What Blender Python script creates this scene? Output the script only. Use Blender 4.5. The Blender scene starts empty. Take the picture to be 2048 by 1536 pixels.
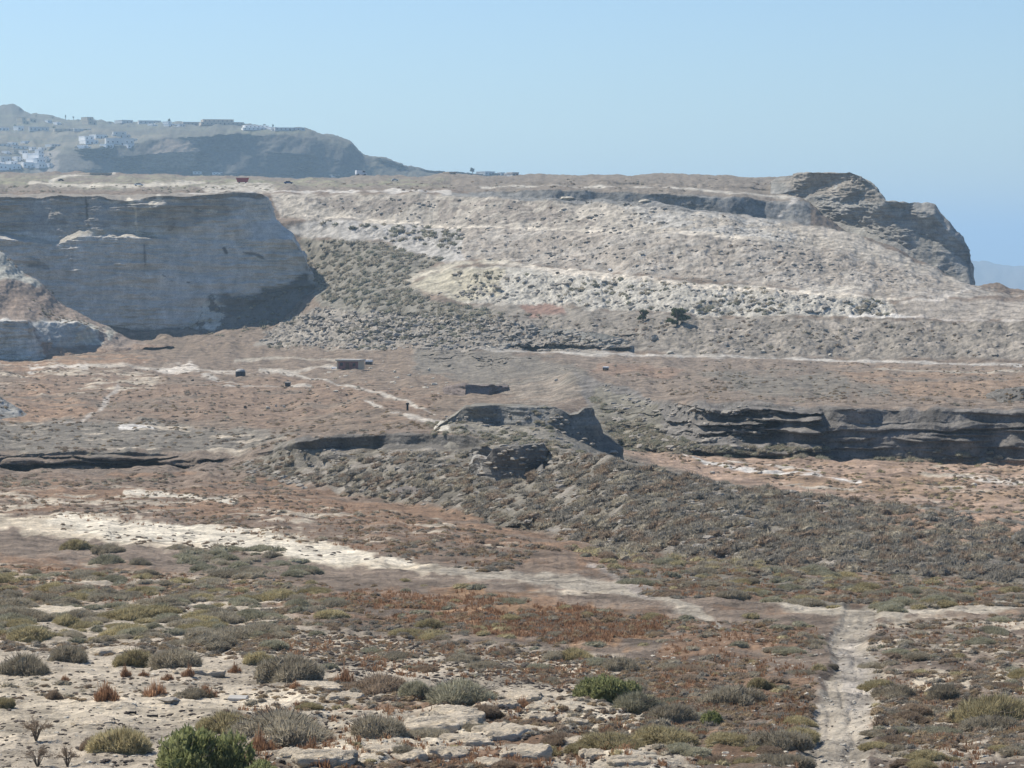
import bpy, math, random
import numpy as np
from mathutils import Vector, noise as mnoise

# ---------------------------------------------------------------- camera, sky, sun, exposure
S = bpy.context.scene
F = 5807.0                      # focal length in photograph pixels (2048 wide), about 20 degrees
HY = 500.0                      # photograph row of the true horizon
A = math.atan((HY - 768) / F)   # pitch (negative: looking down)
cam = bpy.data.cameras.new("camera"); cam_o = bpy.data.objects.new("camera", cam)
S.collection.objects.link(cam_o)
cam.sensor_width = 36.0; cam.lens = 36.0 * F / 2048.0
cam.clip_start = 1.0; cam.clip_end = 200000
cam_o.rotation_euler = (math.pi/2 + A, 0, 0)
S.camera = cam_o
SUN_AZ, SUN_EL = -52.0, 47.0    # degrees: left of the view direction, above the horizon
W = bpy.data.worlds.new("World"); S.world = W; W.use_nodes = True
wt = W.node_tree; bg = wt.nodes["Background"]
sky = wt.nodes.new("ShaderNodeTexSky"); sky.sky_type = 'NISHITA'; sky.sun_disc = False
sky.sun_elevation = math.radians(SUN_EL); sky.sun_rotation = math.radians(SUN_AZ)
sky.altitude = 150; sky.air_density = 1.0; sky.dust_density = 0.3; sky.ozone_density = 1.0
tint = wt.nodes.new("ShaderNodeVectorMath"); tint.operation = 'MULTIPLY'; tint.inputs[1].default_value = (.815, .975, 1.195)
wt.links.new(sky.outputs[0], tint.inputs[0]); wt.links.new(tint.outputs[0], bg.inputs[0]); bg.inputs[1].default_value = 0.083
sl = bpy.data.lights.new("sun", 'SUN'); sl.energy = 4.95; sl.angle = math.radians(0.5); sl.color = (1, .93, .82)
so = bpy.data.objects.new("sun", sl); S.collection.objects.link(so)
sd = Vector((math.sin(math.radians(SUN_AZ))*math.cos(math.radians(SUN_EL)), math.cos(math.radians(SUN_AZ))*math.cos(math.radians(SUN_EL)), math.sin(math.radians(SUN_EL))))
so.rotation_euler = sd.to_track_quat('Z', 'Y').to_euler()
S.view_settings.view_transform = 'Standard'; S.view_settings.look = 'None'
S.view_settings.gamma = 1; S.view_settings.exposure = 0.32
S.render.engine = 'CYCLES'
S.cycles.volume_bounces = 1; S.cycles.max_bounces = 4; S.cycles.diffuse_bounces = 2
S.cycles.transparent_max_bounces = 8

rng = np.random.default_rng(7); random.seed(7)
C = bpy.context.collection

# ---------------------------------------------------------------- helpers
def tag(o, label=None, cat=None, group=None, kind=None):
    if label: o["label"] = label
    if cat: o["category"] = cat
    if group: o["group"] = group
    if kind: o["kind"] = kind
    return o

def ray(px, py):
    x = (px - 1024)/F; y = -(np.asarray(py, float) - 768)/F
    ca, sa = math.cos(A), math.sin(A)
    return x, ca - y*sa, sa + y*ca          # right, forward (world Y), up

def pt(px, py, D):
    x, f, u = ray(px, py)
    s = D/f
    return x*s, D + 0*s, u*s

def proj(X, Y, Z):
    ca, sa = math.cos(A), math.sin(A)
    d = Y*ca + Z*sa; v = -Y*sa + Z*ca
    return 1024 + F*X/d, 768 - F*v/d

def _h(ix, iy, iz, s):
    h = (ix.astype(np.uint32)*np.uint32(374761393) + iy.astype(np.uint32)*np.uint32(668265263)
         + iz.astype(np.uint32)*np.uint32(2147483647 - 1013904223) + np.uint32(s*69069 & 0xffffffff))
    h = (h ^ (h >> np.uint32(13)))*np.uint32(1274126177)
    h = (h ^ (h >> np.uint32(16)))*np.uint32(2246822519)
    h = h ^ (h >> np.uint32(15))
    return h.astype(np.float32)*np.float32(2.0/4294967295.0) - np.float32(1)

def vnoise(x, y, z, s=0):
    x = np.asarray(x, np.float32); y = np.asarray(y, np.float32); z = np.asarray(z, np.float32)
    fx, fy, fz = np.floor(x), np.floor(y), np.floor(z)
    ix, iy, iz = fx.astype(np.int64), fy.astype(np.int64), fz.astype(np.int64)
    u, v, w = x-fx, y-fy, z-fz
    u = u*u*(3-2*u); v = v*v*(3-2*v); w = w*w*(3-2*w)
    def H(a, b, c): return _h((ix+a) & 0xffffffff, (iy+b) & 0xffffffff, (iz+c) & 0xffffffff, s)
    a = H(0,0,0)*(1-u) + H(1,0,0)*u; b = H(0,1,0)*(1-u) + H(1,1,0)*u
    c = H(0,0,1)*(1-u) + H(1,0,1)*u; d = H(0,1,1)*(1-u) + H(1,1,1)*u
    return (a*(1-v) + b*v)*(1-w) + (c*(1-v) + d*v)*w

def fbm(x, y, z, octv=4, s=0, gain=.5):
    t = 0; a = 1.0; f = 1.0; n = 0
    for k in range(octv):
        t = t + a*vnoise(x*f + 17.3*k, y*f - 9.1*k, z*f + 5.7*k, s+k); n += a; a *= gain; f *= 2.03
    return t/n*1.6

def smooth(a, s, axis=0):
    if s <= 0: return a
    r = int(3*s)+1; k = np.exp(-.5*(np.arange(-r, r+1)/s)**2); k /= k.sum()
    pad = [(0,0)]*a.ndim; pad[axis] = (r, r)
    b = np.pad(a, pad, mode='edge'); out = 0
    for i, w in enumerate(k):
        sl_ = [slice(None)]*a.ndim; sl_[axis] = slice(i, i+a.shape[axis]); out = out + w*b[tuple(sl_)]
    return out

def ss(a, b, x):
    t = np.clip((x-a)/(b-a), 0, 1); return t*t*(3-2*t)

def mesh_np(name, V, faces, smooth_sh=False, cols=None, mat=None):
    """V (n,3); faces (m,k) all with the same k, or a list of such arrays"""
    if not isinstance(faces, list): faces = [faces]
    me = bpy.data.meshes.new(name)
    me.vertices.add(len(V)); me.vertices.foreach_set("co", np.ascontiguousarray(V, np.float32).ravel())
    loops = np.concatenate([f.ravel() for f in faces]).astype(np.int32)
    tot = np.concatenate([np.full(len(f), f.shape[1]) for f in faces]).astype(np.int32)
    st = np.concatenate([[0], np.cumsum(tot)[:-1]]).astype(np.int32)
    me.loops.add(len(loops)); me.loops.foreach_set("vertex_index", loops)
    me.polygons.add(len(tot)); me.polygons.foreach_set("loop_start", st); me.polygons.foreach_set("loop_total", tot)
    me.update(calc_edges=True)
    me.polygons.foreach_set("use_smooth", np.full(len(tot), smooth_sh))
    if cols is not None:
        at = me.color_attributes.new("Col", 'FLOAT_COLOR', 'POINT')
        c4 = np.ones((len(V), 4), np.float32); c4[:, :3] = cols; at.data.foreach_set("color", c4.ravel())
    if mat: me.materials.append(mat)
    return me

def link(name, me, parent=None, loc=None):
    o = bpy.data.objects.new(name, me); C.objects.link(o)
    if parent: o.parent = parent
    if loc is not None: o.location = loc
    return o

def empty(name, loc, rz=0, sc=1):
    o = bpy.data.objects.new(name, None); C.objects.link(o)
    o.location = loc; o.rotation_euler = (0, 0, rz); o.scale = (sc,)*3; o.empty_display_size = .2
    return o

# ---------------------------------------------------------------- materials
def new_mat(name, rough=.95):
    m = bpy.data.materials.new(name); m.use_nodes = True
    b = m.node_tree.nodes["Principled BSDF"]; b.inputs["Roughness"].default_value = rough
    b.inputs["Specular IOR Level"].default_value = .15
    return m, m.node_tree, b

def ground_mat(name, near=True, strata=0.0, bump=.5, contrast=.35):
    m, t, b = new_mat(name)
    N = t.nodes.new; L = t.links.new
    att = N("ShaderNodeAttribute"); att.attribute_name = "Col"
    tc = N("ShaderNodeTexCoord")
    def noise(scale, detail, rough, vec=None):
        n = N("ShaderNodeTexNoise"); n.inputs["Scale"].default_value = scale
        n.inputs["Detail"].default_value = detail; n.inputs["Roughness"].default_value = rough
        L(vec or tc.outputs["Object"], n.inputs["Vector"]); return n
    def ramp(src, lo, hi, a, bb):
        r = N("ShaderNodeMapRange"); r.inputs[1].default_value = lo; r.inputs[2].default_value = hi
        r.inputs[3].default_value = a; r.inputs[4].default_value = bb; L(src, r.inputs[0]); return r
    def mulc(c, f):
        v = N("ShaderNodeVectorMath"); v.operation = 'SCALE'; L(c, v.inputs[0]); L(f, v.inputs["Scale"]); return v.outputs[0]
    n1 = noise(.35, 12, .68); n2 = noise(4.0, 6, .7)
    r1 = ramp(n1.outputs[0], .35, .66, 1-contrast, 1+contrast)
    r2 = ramp(n2.outputs[0], .3, .7, .72, 1.28)
    col = mulc(mulc(att.outputs["Color"], r1.outputs[0]), r2.outputs[0])
    vor = N("ShaderNodeTexVoronoi"); vor.inputs["Scale"].default_value = 2.2; L(tc.outputs["Object"], vor.inputs["Vector"])
    r3 = ramp(vor.outputs["Distance"], .12, .3, .6, 1.05)
    col = mulc(col, r3.outputs[0])
    h = n1.outputs[0]
    if strata:
        mv = N("ShaderNodeMapping"); mv.inputs["Scale"].default_value = (.45, .45, .05); L(tc.outputs["Object"], mv.inputs[0])
        n5 = noise(1.0, 6, .6, mv.outputs[0]); r5 = ramp(n5.outputs[0], .35, .65, .9, 1.1); col = mulc(col, r5.outputs[0])
        mp = N("ShaderNodeMapping"); mp.inputs["Scale"].default_value = (.08, .08, 2.2); L(tc.outputs["Object"], mp.inputs[0])
        n4 = noise(1.0, 8, .6, mp.outputs[0]); r4 = ramp(n4.outputs[0], .35, .65, 1-strata, 1+strata)
        col = mulc(col, r4.outputs[0])
    L(col, b.inputs["Base Color"])
    bp = N("ShaderNodeBump"); bp.inputs["Strength"].default_value = bump; bp.inputs["Distance"].default_value = .6
    add = N("ShaderNodeMath"); add.operation = 'MULTIPLY_ADD'; L(n2.outputs[0], add.inputs[0]); add.inputs[1].default_value = .18; L(h, add.inputs[2])
    L(add.outputs[0], bp.inputs["Height"]); L(bp.outputs[0], b.inputs["Normal"])
    return m
M_ground = ground_mat("ground_soil", contrast=.52, bump=.9)
M_rock = ground_mat("layered_rock", strata=.22, bump=.8, contrast=.3)
M_cliff = ground_mat("quarry_cliff", strata=.09, bump=.7, contrast=.2)
M_far = ground_mat("far_hill", strata=0, bump=.4, contrast=.3)

def plain(name, col, var=.25, scale=6, rough=.9, metal=0):
    m, t, b = new_mat(name, rough); N = t.nodes.new; L = t.links.new
    tc = N("ShaderNodeTexCoord"); n = N("ShaderNodeTexNoise"); n.inputs["Scale"].default_value = scale; n.inputs["Detail"].default_value = 5
    L(tc.outputs["Object"], n.inputs[0])
    r = N("ShaderNodeMapRange"); r.inputs[1].default_value = .3; r.inputs[2].default_value = .7
    r.inputs[3].default_value = 1-var; r.inputs[4].default_value = 1+var; L(n.outputs[0], r.inputs[0])
    v = N("ShaderNodeVectorMath"); v.operation = 'SCALE'; v.inputs[0].default_value = col; L(r.outputs[0], v.inputs["Scale"])
    L(v.outputs[0], b.inputs["Base Color"]); b.inputs["Metallic"].default_value = metal
    return m

def leafmat(name, c1, c2, scale=1.2):
    m, t, b = new_mat(name, .85); N = t.nodes.new; L = t.links.new
    g = N("ShaderNodeNewGeometry"); n = N("ShaderNodeTexNoise"); n.inputs["Scale"].default_value = scale; n.inputs["Detail"].default_value = 4
    L(g.outputs["Position"], n.inputs[0])
    oi = N("ShaderNodeObjectInfo")
    r = N("ShaderNodeMapRange"); r.inputs[1].default_value = .35; r.inputs[2].default_value = .65; L(n.outputs[0], r.inputs[0])
    mx = N("ShaderNodeMix"); mx.data_type = 'RGBA'; mx.inputs[6].default_value = (*c1, 1); mx.inputs[7].default_value = (*c2, 1)
    L(r.outputs[0], mx.inputs[0])
    ri = N("ShaderNodeMapRange"); ri.inputs[3].default_value = .62; ri.inputs[4].default_value = 1.38
    L(g.outputs["Random Per Island"], ri.inputs[0])
    v = N("ShaderNodeVectorMath"); v.operation = 'SCALE'; L(mx.outputs[2], v.inputs[0]); L(ri.outputs[0], v.inputs["Scale"])
    ro = N("ShaderNodeMapRange"); ro.inputs[3].default_value = .82; ro.inputs[4].default_value = 1.18
    L(oi.outputs["Random"], ro.inputs[0])
    v2 = N("ShaderNodeVectorMath"); v2.operation = 'SCALE'; L(v.outputs[0], v2.inputs[0]); L(ro.outputs[0], v2.inputs["Scale"])
    L(v2.outputs[0], b.inputs["Base Color"])
    tr = N("ShaderNodeBsdfTranslucent"); L(v2.outputs[0], tr.inputs[0]); ms = N("ShaderNodeMixShader"); ms.inputs[0].default_value = .42
    out = [q for q in t.nodes if q.type == 'OUTPUT_MATERIAL'][0]
    L(b.outputs[0], ms.inputs[1]); L(tr.outputs[0], ms.inputs[2]); L(ms.outputs[0], out.inputs["Surface"])
    return m
LM = {
 'grey':  leafmat("grey_scrub", (.31,.27,.20), (.42,.375,.285)),
 'olive': leafmat("olive_scrub", (.34,.29,.165), (.46,.40,.24)),
 'brown': leafmat("brown_scrub", (.27,.205,.145), (.36,.285,.21)),
 'dusty': leafmat("grey_green_scrub", (.30,.285,.20), (.40,.38,.28)),
 'faded': leafmat("faded_scrub", (.21,.19,.155), (.325,.295,.24)),
 'tan':   leafmat("tan_tussocks", (.30,.225,.14), (.42,.33,.215)),
 'green': leafmat("green_leaves", (.20,.22,.09), (.32,.33,.16)),
 'rust':  leafmat("rust_stalks", (.29,.165,.095), (.40,.25,.155)),
}
M_twig = plain("twigs", (.17,.14,.11), .3, 9)

# ---------------------------------------------------------------- terrain surfaces built from feature lines
def cv(pts, key, X):
    a = np.array(pts, float); return np.interp(X, a[:, 0], a[:, key])

def surface(curves, X, rows=None, jit=3.0, sm=0, rowsm=0, djit=.004, seed=0, maxrows=150, rden=.9):
    """curves near to far: lists of (x, y, D) in photograph columns/rows and metres. Returns 3-D grid."""
    Y = []; Dd = []
    for i, c in enumerate(curves):
        y = cv(c, 1, X); d = cv(c, 2, X)
        if sm: y = smooth(y, sm); d = smooth(d, sm*1.5)
        n = fbm(X/41.0, 0*X + i*7.7 + seed, 0*X, 3, 11+seed)
        y = y + jit*n*np.clip(1.0, 0, 1); d = d*(1 + djit*fbm(X/90.0, 0*X + i*3.3 + seed, 0*X + 4, 2, 31))
        Y.append(y); Dd.append(d)
    gx, gy, gz = [], [], []
    for i in range(len(curves)-1):
        x0, y0, z0 = pt(X, Y[i], Dd[i]); x1, y1, z1 = pt(X, Y[i+1], Dd[i+1])
        n = int(np.clip(np.percentile(np.abs(Y[i]-Y[i+1]), 85)*rden, 4, maxrows))
        t = np.linspace(0, 1, n, endpoint=(i == len(curves)-2))[:, None]
        gy.append(y0*(1-t) + y1*t); gx.append(x0*(1-t) + x1*t); gz.append(z0*(1-t) + z1*t)
    gx, gy, gz = (np.concatenate(a) for a in (gx, gy, gz))
    if rowsm: gy = smooth(gy, rowsm); gz = smooth(gz, rowsm); gx = smooth(gx, rowsm)
    return np.stack([gx, gy, gz], -1)

def normals(G):
    du = np.gradient(G, axis=1); dv = np.gradient(G, axis=0)
    n = np.cross(du, dv); n /= np.linalg.norm(n, axis=-1, keepdims=True)+1e-9
    return n

def grid_faces(r, c):
    i = np.arange(r*c).reshape(r, c)
    return np.stack([i[:-1, :-1], i[:-1, 1:], i[1:, 1:], i[1:, :-1]], -1).reshape(-1, 4)

def poly_sd(px, py, P):
    """signed distance (positive inside) to polygon P in photograph pixels"""
    d = np.full(px.shape, 1e9, np.float32); ins = np.zeros(px.shape, bool)
    n = len(P)
    for i in range(n):
        ax, ay = P[i]; bx, by = P[(i+1) % n]
        ex, ey = bx-ax, by-ay; l2 = ex*ex+ey*ey+1e-9
        t = np.clip(((px-ax)*ex + (py-ay)*ey)/l2, 0, 1)
        d = np.minimum(d, np.hypot(px-ax-t*ex, py-ay-t*ey))
        c = ((ay > py) != (by > py)) & (px < (bx-ax)*(py-ay)/((by-ay) or 1e-9) + ax); ins ^= c
    return np.where(ins, d, -d)

def line_d(px, py, P):
    """distance to polyline, minus its local half width; P: (x, y, halfwidth)"""
    d = np.full(px.shape, 1e9, np.float32)
    for (ax, ay, aw), (bx, by, bw) in zip(P[:-1], P[1:]):
        ex, ey = bx-ax, by-ay; l2 = ex*ex+ey*ey+1e-9
        t = np.clip(((px-ax)*ex + (py-ay)*ey)/l2, 0, 1)
        # widths are measured across the picture column, flattened as the ground is seen at a low angle
        d = np.minimum(d, np.hypot(px-ax-t*ex, (py-ay-t*ey)) - (aw+(bw-aw)*t))
    return -d

# ground colours (albedo)
RUST = (.215,.142,.092); RUSTL = (.265,.17,.10); BROWN = (.19,.15,.115); GREYB = (.18,.16,.13); SAND = (.50,.43,.325)
PALE = (.405,.348,.268); TUFF = (.30,.27,.225); TUFFD = (.23,.205,.17); SCRUB = (.17,.153,.122); DARK = (.135,.125,.11)
PATH = (.34,.30,.24); WHITE = (.55,.52,.47); ROCKG = (.165,.152,.135)

def paint(G, base, layers):
    shp = G.shape[:2]
    px, py = proj(G[..., 0], G[..., 1], G[..., 2])
    X, Y, Z = G[..., 0], G[..., 1], G[..., 2]
    # warp that frays every edge; its size follows the distance
    w = fbm(X/6, Y/12, Z/3, 5, 71); w2 = fbm(px/28, py/9, 0*px, 4, 91)
    col = np.empty(shp+(3,), np.float32); col[:] = base
    for ly in layers:
        kind, P, c, feather, warp, patch = ly
        bx0 = min(p[0] for p in P)-40; bx1 = max(p[0] for p in P)+40; by0 = min(p[1] for p in P)-40; by1 = max(p[1] for p in P)+40
        idx = np.nonzero((px > bx0) & (px < bx1) & (py > by0) & (py < by1))
        if len(idx[0]) == 0: continue
        qx, qy = px[idx], py[idx]
        d = poly_sd(qx, qy, P) if kind == 'p' else line_d(qx, qy, P)
        d = d + warp*(w2[idx]*.7 + w[idx]*.5)
        m = ss(-feather, feather, d)
        if patch:
            sc = patch[0]; th = patch[1]
            nn = fbm(X[idx]/sc, Y[idx]/sc, Z[idx]/sc, 5, int(sc*10)+3, .6)
            m = m*ss(th-.12, th+.12, nn)
        col[idx] = col[idx]*(1-m[:, None]) + np.array(c, np.float32)*m[:, None]
    return col

# columns: one per render pixel inside the frame, coarser outside it
XC = np.concatenate([np.arange(-900, -60, 14), np.arange(-60, 2108, 1.9), np.arange(2108, 2950, 14)]).astype(float)

MAIN = [
 [(0,2400,22)],
 [(0,1700,40)],
 [(0,1536,50)],
 [(0,1400,62),(2048,1400,62)],
 [(0,1300,80),(2048,1310,78)],
 [(0,1200,105),(1200,1205,104),(2048,1235,98)],
 [(0,1120,145),(700,1125,143),(1200,1150,130),(2048,1195,116)],
 [(0,1060,195),(560,1060,195),(900,1065,190),(1200,1112,158),(2048,1178,140)],
 [(0,1000,260),(300,975,290),(500,965,300),(560,972,300),(750,1000,278),(940,1035,238),(1100,1075,203),(1240,1100,186),(1400,1118,178),(1700,1145,168),(2048,1172,160)],       # foot of the scrub slope
 [(0,965,300),(300,950,320),(560,932,312),(750,935,291),(940,960,264),(1100,985,226),(1240,1010,200),(1400,1040,187),(1700,1070,180),(2048,1110,175)],
 [(0,935,335),(200,935,336),(300,932,338),(480,925,335),(560,905,318),(600,897,307),(700,897,306),(750,894,304),(860,889,299),(940,892,292),(985,896,282),(1050,895,268),(1100,893,256),(1240,918,221),(1400,960,212),(1700,1000,205),(2048,1050,195)],
 [(0,905,335.3),(110,900,336.4),(300,906,338.4),(480,912,335.4),(560,900,319),(600,880,307.9),(700,870,306.3),(750,869,304.3),(860,866,299.3),(940,870,292.3),(985,890,284),(1050,893,271),(1100,893,259),(1240,923,228),(1400,966,222),(1700,1005,212),(2048,1055,202)],
 [(0,872,375),(300,872,375),(560,862,370),(750,847,345),(940,850,332),(1020,880,310),(1100,925,282),(1240,945,276),(1400,975,288),(1700,1005,262),(2048,1035,245)],
 [(0,820,450),(560,820,440),(750,810,420),(940,812,410),(1100,860,330),(1180,885,345),(1240,897,368),(1300,903,362),(1400,907,352),(1550,912,348),(1700,920,342),(2048,928,334)],      # base of the long escarpment
 [(0,800,490),(560,797,480),(750,790,465),(940,788,450),(1100,800,420),(1180,820,395),(1240,845,384),(1300,860,372),(1400,862,357),(1550,862,351),(1700,872,343.5),(2048,880,335)],
 [(0,780,520),(560,775,520),(750,770,510),(940,765,500),(1080,760,475),(1150,748,455),(1200,758,436),(1280,785,412),(1320,803,385),(1400,803,363),(1550,806,354),(1700,815,346),(2048,822,337)],  # top of it
 [(0,740,610),(560,740,610),(750,737,600),(940,735,580),(1100,730,550),(1240,732,520),(1400,740,500),(1700,752,480),(2048,765,460)],
 [(0,700,730),(300,690,745),(560,690,740),(750,690,690),(940,692,650),(1100,698,638),(1240,703,620),(1400,712,600),(1700,718,590),(2048,726,570)],      # foot of the quarry slopes
 [(0,690,775),(300,680,785),(560,640,790),(640,625,770),(750,622,735),(850,622,715),(940,612,705),(1100,612,685),(1240,622,664),(1400,630,646),(1700,636,630),(2048,642,610)],
 [(0,500,850),(560,560,850),(640,520,835),(700,500,820),(800,508,790),(850,530,765),(940,555,735),(1000,560,722),(1100,553,712),(1240,562,690),(1400,575,666),(1600,590,650),(1700,596,643),(1800,606,638),(2048,618,625)],   # crown of the pale rock wall
 [(0,480,855),(560,530,860),(640,490,843),(700,482,830),(800,500,800),(850,520,775),(900,516,765),(940,520,755),(1000,528,742),(1100,537,728),(1240,546,704),(1400,560,680),(1600,575,664),(1700,580,658),(1800,590,652),(2048,605,640)],
 [(0,420,862),(560,450,868),(620,440,862),(750,447,842),(850,460,825),(920,462,808),(1000,462,790),(1100,466,770),(1240,462,742),(1400,472,720),(1550,485,708),(1700,510,700),(1800,535,690),(1900,568,680),(2048,596,670)],    # second bench
 [(0,410,865),(560,440,874),(620,432,870),(750,438,850),(850,450,834),(920,455,816),(1000,456,798),(1100,458,778),(1240,455,752),(1400,465,730),(1550,480,716),(1700,500,708),(1800,527,698),(1900,562,690),(2048,590,680)],
 [(0,394,870),(560,390,905),(750,386,872),(900,390,850),(1000,393,832),(1100,398,812),(1180,400,800),(1300,402,785),(1360,415,775),(1450,428,765),(1560,444,755),(1700,464,740),(1780,490,728),(1860,530,715),(1900,555,705),(1940,575,700),(1990,567,700),(2048,580,700)],  # rim
 [(0,384,950),(560,383,960),(750,378,930),(900,382,905),(1000,394,900),(1100,404,890),(1180,412,890),(1300,415,880),(1400,425,872),(1500,436,868),(1600,450,865),(1700,480,850),(1800,510,830),(1900,575,820),(1950,600,800),(2048,620,800)],
 [(0,378,1000),(560,376,1010),(750,372,1000),(900,380,915),(1000,382,904),(1100,380,894),(1180,380,894),(1300,384,885),(1400,390,877),(1500,393,874),(1600,405,872),(1700,470,870),(1800,500,850),(1900,580,840),(1950,610,820),(2048,640,820)],
 [(0,366,1150),(560,366,1150),(750,366,1080),(900,370,1020),(1000,372,990),(1100,371,990),(1300,372,985),(1500,378,975),(1600,390,970),(1700,460,960),(1800,500,950),(2048,680,900)],
 [(0,362,1160),(560,362,1160),(750,362,1100),(900,365,1040),(1000,366,1000),(1100,364,995),(1180,362,994),(1300,362,989),(1500,369,979),(1600,380,974),(1700,455,970),(1800,500,960),(2048,680,920)],
 [(0,345,1500),(200,344,1500),(560,355,1450),(640,354,1450),(800,350,1400),(900,347,1350),(1000,349,1320),(1100,348,1300),(1200,350,1250),(1300,346,1220),(1400,347,1200),(1500,352,1180),(1600,352,1150),(1700,450,1100),(1800,520,1050),(2048,700,1000)],
 [(0,420,1650),(1600,440,1300),(2048,750,1100)],
 [(0,900,2300),(2048,950,1500)],
]

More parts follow.
